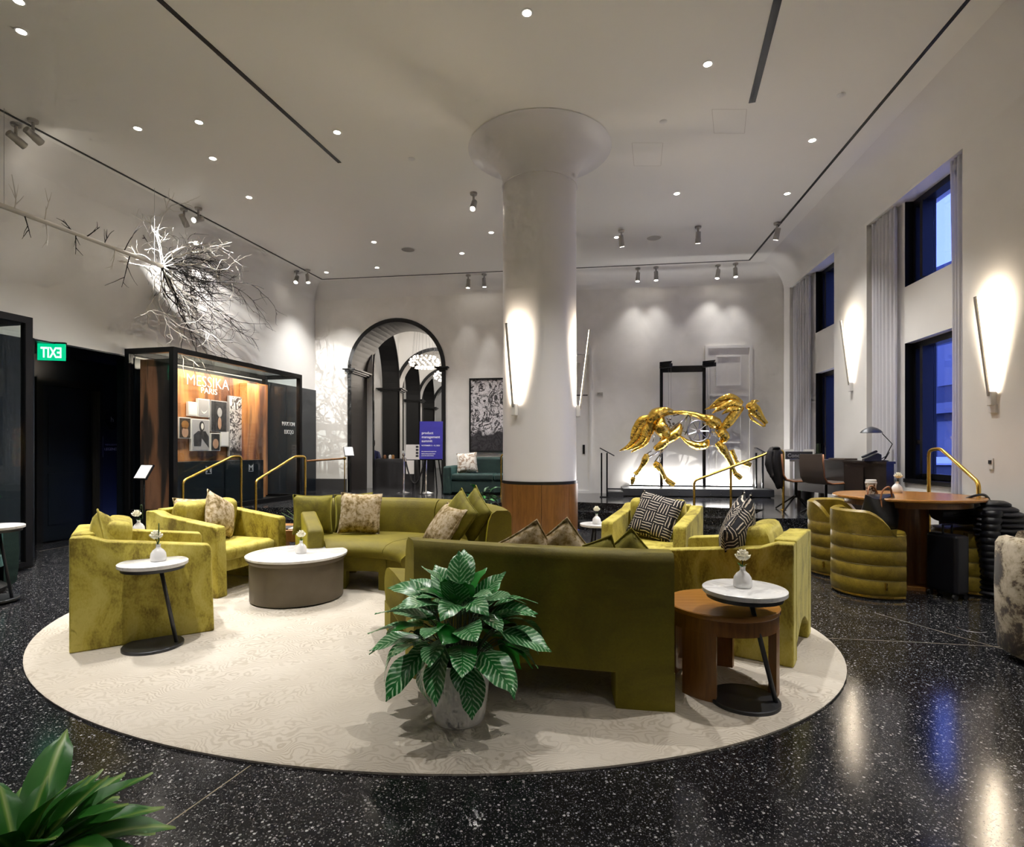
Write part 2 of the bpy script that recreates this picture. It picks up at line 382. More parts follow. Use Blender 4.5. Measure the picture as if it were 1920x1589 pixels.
mk_materials()

# ------------------------------------------------------------------ wall frames (plan lines through the room)
ZC, DZ = 5.15, .40                       # ceiling height, dais height
class Wall:
    """vertical plane: origin, unit direction along it, unit normal into the room"""
    def __init__(s, p, d, flip=1):
        s.p = Vector((*p, 0)); s.d = Vector((*d, 0)).normalized(); s.n = Vector((-s.d.y, s.d.x, 0))*flip
    def at(s, a, z, o=0.0): return s.p+s.d*a+s.n*o+Vector((0,0,z))
    def mat(s, a, z, o=0.0): return basis(s.at(a, z, o), s.d, -s.n, Vector((0,0,1)))     # local x along, y into the wall, z up
    def hit(s, px, py, o=0.0):
        """(along, height) of the point seen at a photo position"""
        k = (px-CX)/F; q = s.p+s.n*o                       # X = kY ; (X-qx)ny... solve n.(P-q)=0
        Y = (s.n.x*q.x+s.n.y*q.y)/(s.n.x*k+s.n.y)
        P = Vector((k*Y, Y, 0)); return (P-q).dot(s.d), CH-(py-HY)/F*Y
BW = Wall((-4.57, 13.0), (.9906, -.1366), -1)
LW = Wall((-7.667-.238*4, -4.0), (.238, 1.0), -1)
RW = Wall((4.027-.1379*4, -4.0), (.1379, 1.0), 1)
def sY(wall, Y): return (Y-wall.p.y)/wall.d.y

# ------------------------------------------------------------------ floor, dais, rug-level setting
fl = struct(MB().prism([(-11,-4.4),(4.0,-4.4),(5.6,7.0),(5.6,9.4),(-11,9.4)], -.12, 0).build('floor', 'terrazzo'), 'polished black terrazzo floor with white chips')
def strip(a, b, w=.005):
    d = (b-a).normalized(); n = Vector((-d.y, d.x, 0))*w/2
    MB().prism([tuple((a+n).xy), tuple((b+n).xy), tuple((b-n).xy), tuple((a-n).xy)], -.004, .0012).build('divider_strip', 'strip_metal', fl)
strip(G(470,1436), G(300,1556)); strip(G(1640,1150), Vector((4.05,1.9,0))); strip(G(1524,1196), G(1700,1204)); strip(G(1700,1204), G(1905,1215)); strip(G(74,1034), G(196,1012))
LEV = [(.133, [(-5.78,8.2),(-1.25,8.2),(-.05,9.2),(1.1,9.42),(2.0,9.05),(3.14,8.55),(2.5,7.14),(4.0,7.14),(4.05,5.99),(5.3,5.95)]),
       (.267, [(-5.72,8.62),(-1.4,8.62),(-.15,9.6),(1.15,9.75),(2.12,9.35),(3.55,8.7),(2.86,7.42),(4.22,7.42),(4.32,6.27),(5.3,6.22)]),
       (.400, [(-5.68,9.12),(-1.6,9.12),(-.3,10.0),(1.2,10.08),(2.27,9.65),(3.98,8.83),(3.22,7.7),(4.45,7.7),(4.58,6.55),(5.3,6.5)])]
dais = struct(MB().prism(LEV[2][1]+[(5.5,6.6),(6.2,12.0),(5.9,14.6),(5.9,30),(-9.5,30),(-9.5,14.6),(-4.85,13.6)], 0, DZ).build('dais', 'terrazzo'), 'raised black terrazzo dais across the back of the lobby')
for z, pl in LEV[:2]:
    MB().prism(pl+[(5.3,7.0),(4.6,8.3),(4.2,9.2),(2.3,10.2),(-.5,10.6),(-1.8,9.6),(-5.6,9.6)], 0, z).build('step', 'terrazzo', dais)

# ------------------------------------------------------------------ ceiling, cove, slots
ceil = struct(MB().prism([(-9.2,-4.3),(4.0,-4.3),(6.25,12.0),(5.9,12.6),(-4.6,14.2),(-5.6,13.2)], ZC, ZC+.2).build('ceiling', 'ceiling_paint'), 'flat warm white lobby ceiling')
def cslot(a, b, w=.035):
    d = (b-a).normalized(); n = Vector((-d.y, d.x, 0))*w/2
    MB().prism([tuple((a+n).xy), tuple((b+n).xy), tuple((b-n).xy), tuple((a-n).xy)], ZC-.006, ZC+.03).build('ceiling_slot', 'black_trim', ceil)
def C(px, py): return G(px, py, ZC)
sl0, sl1, sr1, sr0 = C(50,232), C(604,524), C(1405,488), C(1815,0)
cslot(sl0+(sl0-sl1)*.9, sl1); cslot(sl1, sr1, .03); cslot(sr1, sr0+(sr0-sr1)*.9, .035)
cslot(C(637,305), C(637,305)+(C(300,0)-C(637,305))*2.2, .05); cslot(C(1410,192), C(1410,192)+(C(1458,0)-C(1410,192))*4.5, .07)
def cove(name, wall, a0, a1, c):
    n = 8; prof = [(0, ZC-c)]+[(c-c*math.cos(PI/2*k/n), ZC-c+c*math.sin(PI/2*k/n)) for k in range(1, n+1)]
    rings = [[wall.at(a, z, o) for o, z in prof]+[wall.at(a, ZC+.02, c), wall.at(a, ZC+.02, -.05), wall.at(a, ZC-c, -.05)] for a in (a0, a1)]
    struct(MB().rings(rings).build(name, 'plaster', smooth=30)); 
cove('trim_1', LW, 0, sY(LW, 13.15), .34); cove('trim_2', BW, -.25, 10.7, .34); cove('trim_3', RW, 0, sY(RW, 11.6), .5)

# ------------------------------------------------------------------ left wall with niche
def seg(name, wall, a0, a1, z0, z1, th=.3, mat='plaster', parent=None, o=0.0):
    return MB().box(a0, a1, 0, th, z0, z1, wall.mat(0, 0, o)).build(name, mat, parent)
aN0, aN1 = sY(LW, 7.0), sY(LW, 8.4); aEnd = sY(LW, 13.1)
wl = struct(MB().box(0, aN0, 0, .3, 0, ZC, LW.mat(0,0)).box(aN0, aN1, 0, .3, 2.72, ZC, LW.mat(0,0)).box(aN1, aEnd+.3, 0, .3, 0, ZC, LW.mat(0,0)).build('wall_left', 'plaster'), 'white left wall above dark panelling')
k = 0; a = 0.0
for a0, a1 in ((0.0, aN0), (aN1, aEnd)):
    n = max(1, round((a1-a0)/1.2))
    for i in range(n):
        x0, x1 = lerp(a0, a1, i/n), lerp(a0, a1, (i+1)/n)
        MB().box(x0+.003, x1-.003, -.025, .0, 0, 2.72, LW.mat(0,0)).build('panel', 'dark_panel', wl)
MB().box(aN1-.012, aN1+.0, -.025, .31, 0, 2.74, LW.mat(0,0)).box(aN0, aN0+.012, -.025, .31, 0, 2.74, LW.mat(0,0)).box(aN0, aN1, -.025, .31, 2.715, 2.735, LW.mat(0,0)).build('opening_lining', 'dark_panel', wl)
# niche behind the opening
nd = .98
nb = struct(MB().box(aN0-.6, aN1+1.4, nd, nd+.2, 0, 2.9, LW.mat(0,0)).box(aN0-.8, aN0-.6, .0, nd+.2, 0, 2.9, LW.mat(0,0)).box(aN1+1.4, aN1+1.6, .0, nd+.2, 0, 2.9, LW.mat(0,0))
            .box(aN0-.6, aN1+1.4, .3, nd, 2.72, 2.9, LW.mat(0,0)).build('wall_niche', 'dark_panel'), 'dark niche wall between the two glass cases')
NB = Wall(tuple((LW.p-LW.n*nd).xy), tuple(LW.d.xy), -1)
for px in (70, 183):
    s, z = NB.hit(px, 900); MB().box(s-.045, s+.045, -.05, 0, 0, 2.28, NB.mat(0,0)).build('door_jamb', 'black_trim', nb)
s0, _ = NB.hit(70, 900); s1, _ = NB.hit(183, 900)
MB().box(s0-.045, s1+.045, -.05, 0, 2.28, 2.38, NB.mat(0,0)).build('door_header', 'black_trim', nb)
d1 = struct(MB().box(s0+.05, s0+.70, -.035, .0, .02, 2.27, NB.mat(0,0)).build('door_1', 'dark_panel'), 'dark flush door leaf in the niche')
for (x0, x1, z0, z1) in ((s0+.12, s0+.63, .25, 1.0), (s0+.12, s0+.63, 1.12, 2.12)):
    MB().box(x0, x1, -.042, -.035, z0, z1, NB.mat(0,0)).build('door_panel', 'dark_panel', d1)
ss = (s1-s0-.80)
def drape(name, wall, a0, a1, z0, z1, o, amp, folds, mat, label, cat, group=None, pinch=0.0):
    n = folds*8; rings = []
    for j in range(13):
        t = j/12; z = lerp(z0, z1, t); row = []
        for i in range(n+1):
            u = i/n; kx = lerp(a0, a1, u)
            kx = kx+pinch*(a1-a0)*math.sin(PI*t)*(.35-u)*.5
            row.append(wall.at(kx, z, o+amp*(.7+.3*t)*math.sin(u*folds*2*PI+.6*math.sin(u*9+t))))
        rings.append(row)
    ob = MB().rings(rings, closed=False).build(name, mat, smooth=True)
    sol = ob.modifiers.new('thick', 'SOLIDIFY'); sol.thickness = .004
    return tag(ob, label, cat, group)
drape('curtain', NB, s0+.74, s1-.05, .03, 2.26, .09, .035, 6, 'curtain_dark', 'dark olive floor-length curtain in the niche doorway', 'curtain')
# exit sign seen from behind, hanging in the opening
s, z = LW.hit(97, 660, -.15)
ex = thing('exit_sign', 'glowing green exit sign with reversed white letters hanging in the niche opening', 'sign', tuple(W_(97, 660, 7.25)))
MX = basis(Vector((0,0,0)), Vector((.97,.24,0)).normalized(), Vector((-.24,.97,0)).normalized(), Vector((0,0,1)))
MB().box(-.155, .155, -.008, .008, -.112, .105, MX).build('sign_plate', 'exit_green', ex)
MT = MX @ Matrix.Rotation(PI/2, 4, 'X') @ Matrix.Translation((0, -.075, .010))
text('sign_letters', 'EXIT', .19, MT, 'exit_white', ex, .003, mirror=True, bold=.004, width=.23)
MB().box(-.16, .16, -.02, .02, .105, .125, MX).build('sign_bracket', 'black_metal', ex)
# pick-shaped plaque and small lettered plaque on the niche wall
s, z = NB.hit(208, 788)
pk = thing('guitar_pick_plaque', 'black pick-shaped plaque mounted on the dark niche wall', 'plaque', tuple(NB.at(s, z, .012)))
Mn = basis(Vector((0,0,0)), NB.d, -NB.n, Vector((0,0,1)))
pts = [(.15*math.sin(a)*(1-.35*(1-math.cos(a))/2)*(1.0), .17*math.cos(a)) for a in [2*PI*i/28 for i in range(28)]]
MB().prism(pts, 0, .012, Mn @ Matrix.Rotation(PI/2, 4, 'X')).build('pick_plate', 'black_metal', pk, bevel=.004)
text('pick_emblem', 'h', .12, Mn @ Matrix.Rotation(PI/2, 4, 'X') @ Matrix.Translation((0,-.03,.013)), 'print_grey', pk, .001)
s, z = NB.hit(208, 838)
pq = thing('wall_plaque', 'small framed plaque with two lines of white lettering under the pick plaque', 'plaque', tuple(NB.at(s, z, .006)))
MB().box(-.15, .15, -.006, .006, -.17, .17, Mn).build('plaque_plate', 'dark_panel', pq)
for x in (-.15, .15): MB().box(x-.003, x+.003, -.010, -.006, -.17, .17, Mn).build('plaque_edge', 'print_grey', pq)
text('plaque_line', 'vancouver', .055, Mn @ Matrix.Rotation(PI/2,4,'X') @ Matrix.Translation((0,.02,.008)), 'print_grey', pq, .001)
text('plaque_line', 'LEGENDS', .06, Mn @ Matrix.Rotation(PI/2,4,'X') @ Matrix.Translation((0,-.06,.008)), 'print_white', pq, .001)

# ------------------------------------------------------------------ back wall with the big arch
def arch_wall(mb, wall, a0, a1, z0, z1, ac, r, zs, th, M4=None):
    """slab with one round-headed opening reaching down to z0"""
    n = 28; arc = [(ac-r*math.cos(PI*k/n), zs+r*math.sin(PI*k/n)) for k in range(n+1)]
    xs = [x for x, _ in arc]
    for o0, o1 in ((0, -th),):
        def q(p): return [wall.at(x, z, o) for x, z, o in p]
        mb.add(q([(a0,z0,o0),(xs[0],z0,o0),(xs[0],z1,o0),(a0,z1,o0),(a0,z0,o1),(xs[0],z0,o1),(xs[0],z1,o1),(a0,z1,o1)]), [(0,1,2,3),(7,6,5,4),(0,4,5,1),(3,2,6,7),(0,3,7,4)])
        mb.add(q([(xs[-1],z0,o0),(a1,z0,o0),(a1,z1,o0),(xs[-1],z1,o0),(xs[-1],z0,o1),(a1,z0,o1),(a1,z1,o1),(xs[-1],z1,o1)]), [(0,1,2,3),(7,6,5,4),(0,4,5,1),(3,2,6,7),(1,5,6,2)])
        for k in range(n):
            (x, z), (x2, z2) = arc[k], arc[k+1]
            mb.add(q([(x,z,o0),(x2,z2,o0),(x2,z1,o0),(x,z1,o0),(x,z,o1),(x2,z2,o1),(x2,z1,o1),(x,z1,o1)]), [(0,1,2,3),(7,6,5,4),(3,2,6,7)])
    return arc
def arch_lining(mb, wall, arc, z0, th, w, o0=.012, lip=.07):
    """jamb and soffit skin, plus a lip standing on the wall face round the opening"""
    pth = [(arc[0][0], z0)]+arc+[(arc[-1][0], z0)]; ac = (arc[0][0]+arc[-1][0])/2; zs = arc[0][1]
    def outw(x, z, e):
        if z <= zs: return (x-e if x < ac else x+e, z)
        d = math.hypot(x-ac, z-zs); return (ac+(x-ac)*(d+e)/d, zs+(z-zs)*(d+e)/d)
    for i in range(len(pth)-1):
        A, B = pth[i], pth[i+1]; A1, B1 = outw(*A, -w), outw(*B, -w)
        mb.add([wall.at(*A,-th-.01), wall.at(*B,-th-.01), wall.at(*B1,-th-.01), wall.at(*A1,-th-.01), wall.at(*A,o0), wall.at(*B,o0), wall.at(*B1,o0), wall.at(*A1,o0)],
               [(0,1,2,3),(7,6,5,4),(3,2,6,7),(0,4,5,1)], 0)
    for i in range(len(pth)-1):
        A, B = outw(*pth[i], -w), outw(*pth[i+1], -w); A1, B1 = outw(*A, w+lip), outw(*B, w+lip)
        mb.add([wall.at(*A,-.02), wall.at(*B,-.02), wall.at(*B1,-.02), wall.at(*A1,-.02), wall.at(*A,.03), wall.at(*B,.03), wall.at(*B1,.03), wall.at(*A1,.03)],
               [(0,1,2,3),(7,6,5,4),(3,2,6,7),(0,4,5,1)], 1)
aL, zL = BW.hit(658, 690); aR, _ = BW.hit(830, 690); ac = (aL+aR)/2; rr = (aR-aL)/2; zs = 3.18
mb = MB(); arc = arch_wall(mb, BW, -.3, 10.75, 0, ZC, ac, rr, zs, 1.0)
wb = struct(mb.build('wall_back', 'plaster_venetian'), 'white back wall with a tall arched opening')
mb = MB(); arch_lining(mb, BW, arc, DZ, 1.0, .02)
MB_ = mb.build('arch_lining', ['dark_taupe', 'black_trim'], wb)
for x, sg in ((arc[0][0], 1), (arc[-1][0], -1)):
    mb = MB(); pr = [(-.14,0),(.11,0),(.11,.02),(.07,.08),(.0,.10),(-.1,.10)]
    for (z0, z1, e) in ((0,.03,.05),(.03,.07,.09),(.07,.10,.13)):
        mb.box(x-e-.02, x+e+.02, -e, 1.0+.04, zs-.08+z0, zs-.08+z1, BW.mat(0,0))
    mb.build('impost', 'black_trim', wb)
# tall dark skirting either side of the arch
for a0, a1 in ((.0, arc[0][0]-.1), (arc[-1][0]+.1, 3.3)): MB().box(a0, a1, -.015, 0, DZ, DZ+.27, BW.mat(0,0)).build('skirting', 'planter_stone', wb)
# two white doors with panel mouldings
def door(n, px0, px1, ptop, upper, label):
    s0, zt = BW.hit(px0, ptop); s1, _ = BW.hit(px1, ptop)
    d = struct(MB().box(s0, s1, -.012, .0, DZ, zt, BW.mat(0,0)).build('door_%d' % n, 'plaster'), label)
    def mould(x0, x1, z0, z1, w=.025, o=-.022):
        mb = MB()
        for (a, b, c, e) in ((x0, x1, z0, z0+w), (x0, x1, z1-w, z1), (x0, x0+w, z0+w, z1-w), (x1-w, x1, z0+w, z1-w)): mb.box(a, b, o, 0, c, e, BW.mat(0,0))
        mb.build('moulding', 'plaster', d)
    mould(s0-.09, s1+.09, DZ, zt+upper+.1, .06, -.03)
    if upper: mould(s0+.13, s1-.13, zt+.2, zt+upper-.12)
    MB().box(s0, s1, -.02, 0, zt-.012, zt+.012, BW.mat(0,0)).build('transom', 'black_trim' if n == 2 else 'plaster', d)
    return d, s0, s1, zt
d2, s0, s1, zt = door(2, 1062, 1102, 742, .85, 'white flush door beside the column')
MB().box(s1-.11, s1-.06, -.03, -.012, 1.25, 1.45, BW.mat(0,0)).build('door_pull', 'black_metal', d2)
d3, s0, s1, zt = door(3, 1330, 1402, 742, .95, 'white panelled door behind the horse')
for (z0, z1) in ((.6, 1.35), (1.5, 2.3)):
    mb = MB(); x0, x1 = s0+.13, s1-.13
    for (a, b, c, e) in ((x0, x1, z0, z0+.02), (x0, x1, z1-.02, z1), (x0, x0+.02, z0, z1), (x1-.02, x1, z0, z1)): mb.box(a, b, -.022, 0, c, e, BW.mat(0,0))
    mb.build('moulding', 'plaster', d3)
s, z = BW.hit(1125, 739); tag(MB().box(s-.06, s+.06, -.03, 0, z-.03, z+.03, BW.mat(0,0)).build('wall_sensor', 'lamp_metal'), 'small grey wall sensor beside the white flush door', 'sensor')

# ------------------------------------------------------------------ passage beyond the arch: three more arches in a row and a side arcade
cw = []
for i, Yw in enumerate((17.0, 20.8, 24.6)):
    wq = Wall((-4.6, Yw), (1, 0), -1); mb = MB()
    ar = arch_wall(mb, wq, 0, 8.0, DZ, ZC, 2.32, 1.17, zs, .55)
    o = struct(mb.build('wall_passage' if i == 0 else 'wall_passage', 'plaster'), ['white passage wall with the second arch', 'white passage wall with the third arch', 'white passage wall with the farthest arch'][i]); cw.append(o)
    mb = MB(); arch_lining(mb, wq, ar, DZ, .55, .012, lip=.09); mb.build('arch_lining', ['plaster', 'black_trim'], o)
    MB().box(.68, 1.15, -.03, .58, DZ, zs-.06, wq.mat(0,0)).build('pier', 'black_trim', o)
    for (z0, z1, e) in ((0,.03,.05),(.03,.07,.10),(.07,.10,.15)): MB().box(.66-e, 1.16+e, -e-.03, .6, zs-.08+z0, zs-.08+z1, wq.mat(0,0)).build('impost', 'black_trim', o)
SA = Wall((-3.43, 14.0), (0, 1), -1)
for i, (y0, y1) in enumerate(((13.78, 17.0), (17.55, 20.8), (21.35, 24.6))):
    mb = MB(); wq = Wall((-3.43, y0), (0, 1), -1); L = y1-y0
    ar = arch_wall(mb, wq, -.02, L, DZ, ZC, L/2, L/2-.05, zs, .48)
    o = struct(mb.build('wall_arcade', 'plaster'), ['side arcade bay nearest the lobby', 'middle side arcade bay', 'farthest side arcade bay'][i])
    mb = MB(); arch_lining(mb, wq, ar, DZ, .48, .012, lip=.05); mb.build('arch_lining', ['black_trim', 'black_trim'], o)
struct(MB().box(-7.2, -7.0, 13.3, 29, DZ, ZC).box(-7.2, 4, 28.8, 29, DZ, ZC).box(.2, .4, 12.9, 29, DZ, ZC).box(-7.2, -4.5, 13.45, 13.65, 0, ZC).box(-7.2, -7.0, 13.3, 14, 0, ZC).build('wall_passage_end', 'plaster'), 'outer white walls of the passage')
struct(MB().box(-7.2, 4, 13.4, 29, ZC, ZC+.2).build('ceiling_passage', 'ceiling_paint'), 'pale ceiling of the passage')
for x, y, p in ((-2.4, 15.4, 17), (-2.2, 19, 16), (-2.2, 22.7, 16), (-5.4, 17, 22), (-2.2, 26.6, 16), (-5.4, 21, 16)):
    l = bpy.data.lights.new('passage_lamp', 'AREA'); l.energy = p; l.size = .5; l.color = NEUT
    o = bpy.data.objects.new('passage_lamp', l); COL.objects.link(o); o.location = (x, y, ZC-.03)
# ------------------------------------------------------------------ right wall with two window bays
ZR = 4.60
bays = [(sY(RW, 6.04), sY(RW, 8.13), sY(RW, 6.2), sY(RW, 7.38)), (sY(RW, 9.21), sY(RW, 11.25), sY(RW, 9.3), sY(RW, 10.28))]
mb = MB(); m0 = RW.mat(0, 0); prev = 0.0
for b0, b1, w0, w1 in bays:
    mb.box(prev, b0, 0, .55, 0, ZC, m0); prev = b1
    mb.box(b0, b1, 0, .55, ZR, ZC, m0)
    for x0, x1, z0, z1 in ((b0, w0, 0, ZR), (w1, b1, 0, ZR), (w0, w1, 0, .97), (w0, w1, 2.74, 3.48)): mb.box(x0, x1, .12, .38, z0, z1, m0)
mb.box(prev, sY(RW, 11.9), 0, .55, 0, ZC, m0)
wr = struct(mb.build('wall_right', 'plaster'), 'white right wall with two tall window bays')
k = 1
for bi, (b0, b1, w0, w1) in enumerate(bays):
    for z0, z1, nm in ((.97, 2.74, 'lower'), (3.48, ZR, 'upper')):
        wd = struct(MB().box(w0, w1, .30, .36, z0, z0+.07, m0).box(w0, w1, .22, .36, z1-.08, z1, m0).box(w0, w0+.06, .30, .36, z0, z1, m0).box(w1-.06, w1, .22, .36, z0, z1, m0).build('window_%d' % k, 'black_metal'), '%s black framed window in the %s bay' % (nm, ('near', 'far')[bi])); k += 1
        MB().box(w1-.012, w1+.002, .122, .38, z0, z1, m0).build('frame_lining', 'black_metal', wd)
        mid = w1-.22
        MB().box(mid-.03, mid+.03, .20, .36, z0+.07, z1-.08, m0).build('mullion', 'black_metal', wd)
        if nm == 'lower': MB().box(mid+.03, w1-.06, .24, .34, 1.42, 1.47, m0).build('transom', 'black_metal', wd); MB().box(w0, w1, .10, .30, z0-.05, z0, m0).build('sill', 'black_trim', wd)
        MB().box(w0+.06, mid-.03, .325, .331, z0+.07, z1-.08, m0).build('pane', 'pane', wd)
        MB().box(mid+.03, w1-.06, .325, .331, z0+.07, z1-.08, m0).build('pane', 'pane', wd)
    drape('sheer_curtain', RW, w1+.06, b1-.03, (.02 if bi == 0 else DZ+.02), ZR-.02, -.06, .035, 7, 'sheer', ['wide white sheer curtain on the far side of the near window bay', 'white sheer curtain in the far window bay by the horse corner'][bi], 'curtain')
    if bi == 0: drape('sheer_curtain', RW, b0+.02, b0+.30, .02, ZR-.02, -.05, .03, 4, 'sheer', 'narrow white sheer curtain on the near side of the near window bay', 'curtain', pinch=.5)
# room closes behind the camera
struct(MB().box(-9.5, 4.2, -4.4, -4.2, 0, ZC).build('wall_front', 'plaster'), 'plain wall behind the viewer')
# ------------------------------------------------------------------ column
CP = Vector((.35, 7.125, 0)); CR = .465
col = thing('column', 'round white column with flared top and walnut base in the middle of the lobby', 'column', tuple(CP))
n = 10; prof = [(CR, .96), (CR, 4.66), (CR+.012, 4.66), (CR+.012, 4.69), (CR, 4.69)]
prof += [(CR+.44-.44*math.cos(PI/2*k/n), 4.70+.445*math.sin(PI/2*k/n)) for k in range(n+1)]
MB().lathe(prof, seg=64).build('shaft', 'column_paint', col, smooth=40)
MB().lathe([(CR+.012,.925),(CR+.012,.962),(CR-.05,.962)], seg=64).build('shadow_gap', 'black_trim', col, smooth=40)
for k in range(8):
    a0 = 2*PI*k/8+.004; a1 = 2*PI*(k+1)/8-.004
    MB().lathe([(CR-.02,0),(CR+.018,0),(CR+.018,.925),(CR-.02,.925)], seg=8, a0=a0, a1=a1).build('wood_panel', 'walnut', col, smooth=40)

# ------------------------------------------------------------------ downlights
dl = thing('downlight', 'small round recessed downlight glowing in the white ceiling', 'downlight', (0,0,ZC), 0, 'recessed ceiling downlights')
MB().lathe([(.038,-.004),(.052,-.006),(.055,-.002),(.055,.0)], seg=20).build('trim_ring', 'white_satin', dl, smooth=40)
MB().lathe([(.0,-.003),(.040,-.003)], seg=20).build('lens', 'bulb', dl)
sp_ = spot('downlight_lamp', (0,0,-.012), (0,0,-1), DOWN_W, 88, 1.0, .03, NEUT); sp_.parent = dl
pts = [C(*p) for p in ((988,24),(1327,120),(40,59),(35,2),(258,241),(373,229),(399,297),(467,370),(632,248),(1523,263),(1269,363),(1476,363),(1156,445),(921,436),(866,475),(701,454),(707,502),(612,511))]
NV = len(pts)
DLAB = ['glowing round downlight at the top centre of the ceiling in front of the column', 'glowing round downlight left of the short ceiling slot on the right', 'glowing oval-looking downlight near the top left picture corner', 'glowing downlight cut by the top edge at the far left',
 'left one of two level downlights left of the long ceiling slot', 'right one of two level downlights left of the long ceiling slot', 'downlight just below the two level ones left of the long ceiling slot', 'downlight above the spotlight pair over the branch crown', 'downlight beside the lower end of the long ceiling slot',
 'downlight nearest the viewer beside the right perimeter slot', 'downlight right of the column above the horse spotlights', 'downlight beside the right perimeter slot near the rightmost horse spotlight', 'small downlight left of the speaker grille on the right of the column', 'small downlight close to the left side of the column',
 'small downlight above the spotlight pair over the large drawing', 'small downlight left of the speaker grille on the left of the column', 'small downlight in the far ceiling straight above the arch', 'small downlight in the far left ceiling corner']
pts += [Vector((x, y, ZC)) for x, y in ((-2.3,2.75),(2.75,3.3),(3.6,1.2),(-4.3,3.0),(-1.2,-.8),(1.6,-.6),(3.0,-2),(-3.4,-1.6))]  # unseen lamps added for light; the first follows from the side table's shadow
key = sp_.data.copy(); key.energy = DOWN_W*1.15; key.spot_size = math.radians(62)
dim = sp_.data.copy(); dim.energy = DOWN_W*.5
for i, p in enumerate(pts):
    if i == 0: dl.location = p; dl['label'] = DLAB[0]; continue
    d_ = dup(dl, p, label=DLAB[i] if i < NV else 'unseen round recessed downlight added out of view for the room light')
    if i > NV+1: 
        for c_ in kids(d_):
            if c_.type == 'LIGHT': c_.data = dim
    if i == NV:
        for c_ in kids(d_):
            if c_.type == 'LIGHT': c_.data = key
for px, py, lb in ((1577,178,'small unlit white sensor disc left of the right perimeter ceiling slot'),(1244,228,'small unlit white sensor disc above the ceiling hatch right of the column'),(772,298,'small unlit white sensor disc left of the column head')):
    tag(MB().lathe([(.0,-.012),(.03,-.012),(.045,-.004),(.045,.0)], seg=16).build('ceiling_sensor', 'white_satin', smooth=40, loc=C(px,py)), lb, 'sensor', 'ceiling sensors')
for px, py, lb in ((765,468,'flush round speaker grille in the ceiling left of the column'),(1226,446,'flush round speaker grille in the ceiling right of the column')):
    o = thing('ceiling_speaker', lb, 'speaker', C(px,py)); MB().lathe([(.0,-.006),(.12,-.006),(.125,.0)], seg=28).build('grille', 'lamp_metal', o, smooth=40); MB().lathe([(.125,-.008),(.145,-.006),(.148,.0)], seg=28).build('grille_rim', 'ceiling_paint', o, smooth=40)
simple('hatch_line', (.62,.59,.55), .6)
for x0, x1, y0, y1, lb in ((1185,1243,268,311,'nearly invisible square access hatch in the ceiling right of the column'),(1335,1400,205,250,'nearly invisible square access hatch below the right ceiling slot')):
    c4 = [C(x0,y0), C(x1,y0), C(x1-4,y1), C(x0+4,y1)]; mb = MB()
    for i in range(4):
        a, b = c4[i], c4[(i+1)%4]; d = (b-a).normalized(); nn = Vector((-d.y,d.x,0))*.0025
        mb.prism([tuple((a+nn).xy),tuple((b+nn).xy),tuple((b-nn).xy),tuple((a-nn).xy)], ZC-.001, ZC)
    tag(mb.build('access_hatch', 'hatch_line'), lb, 'hatch')

# ------------------------------------------------------------------ aimed track spotlights
def track(px, py, target, power, ang, label=None, group='aimed ceiling spotlights', blend=.35, col=NEUT, r=.02):
    p = C(px, py); label = TLAB[(px,py)]; t = thing('spotlight', label, 'spotlight', tuple(p), 0, group)
    MB().lathe([(.0,-.03),(.05,-.03),(.055,.0)], seg=16).build('mount', 'lamp_metal', t, smooth=40)
    MB().tube([(0,0,-.02),(0,0,-.13)], .016, 10).build('stem', 'lamp_metal', t, smooth=40)
    d = (Vector(target)-(p+Vector((0,0,-.18)))).normalized(); q = Vector((0,0,-.18))
    MB().tube([q-d*.09, q-d*.085, q+d*.02, q+d*.025, q+d*.10], [.036,.042,.042,.046,.046], 16).build('lamp_head', 'lamp_metal', t, smooth=40)
    MB().tube([q+d*.101, q+d*.103], .036, 16).build('lens', 'track_bulb', t)
    l = bpy.data.lights.new('spot_lamp', 'SPOT'); l.energy = power; l.spot_size = math.radians(ang); l.spot_blend = blend; l.shadow_soft_size = r; l.color = col
    o = bpy.data.objects.new('spot_lamp', l); COL.objects.link(o); o.parent = t; o.location = q+d*.115; o.rotation_euler = d.to_track_quat('-Z','Y').to_euler()
    return t
TR = TRACK_W
TLAB = {(30,232):'left grey spotlight of the pair at the far left picture edge', (62,225):'right grey spotlight of the pair at the far left picture edge', (345,392):'left grey spotlight of the pair above the branch crown', (372,390):'right grey spotlight of the pair above the branch crown',
 (556,508):'left grey spotlight of the pair above the glass display case', (577,506):'right grey spotlight of the pair above the glass display case', (878,516):'left grey spotlight of the pair left of the column', (908,514):'right grey spotlight of the pair left of the column', (888,362):'single grey spotlight beside the column head',
 (1165,432):'leftmost of the three single spotlights right of the column', (1309,425):'middle one of the three single spotlights right of the column', (1457,418):'rightmost of the three single spotlights beside the right perimeter slot', (1196,503):'left spotlight of the first pair on the back slot right of the column', (1230,501):'right spotlight of the first pair on the back slot right of the column',
 (1346,497):'left spotlight of the pair in the far right ceiling corner', (1379,494):'right spotlight of the pair in the far right ceiling corner'}
track(30, 232, (-4.05, 12.8, 2.4), TR*7, 23, r=.002, blend=.2, col=(1,.97,.93)); track(62, 225, (-4.7, 11.9, 3.0), TR*4.5, 23, r=.002, blend=.3, col=(1,.97,.93))
track(345, 392, (-4.95, 11.6, 2.3), TR*1.4, 44, r=.012, col=(1,.97,.93)); track(372, 390, (-5.45, 7.0, 3.95), TR*.45, 36, r=.01, blend=1.0)
track(556, 508, (-4.4, 9.6, 1.6), TR*.5, 34); track(577, 506, (-3.6, 11.0, .4), TR*.3, 40)
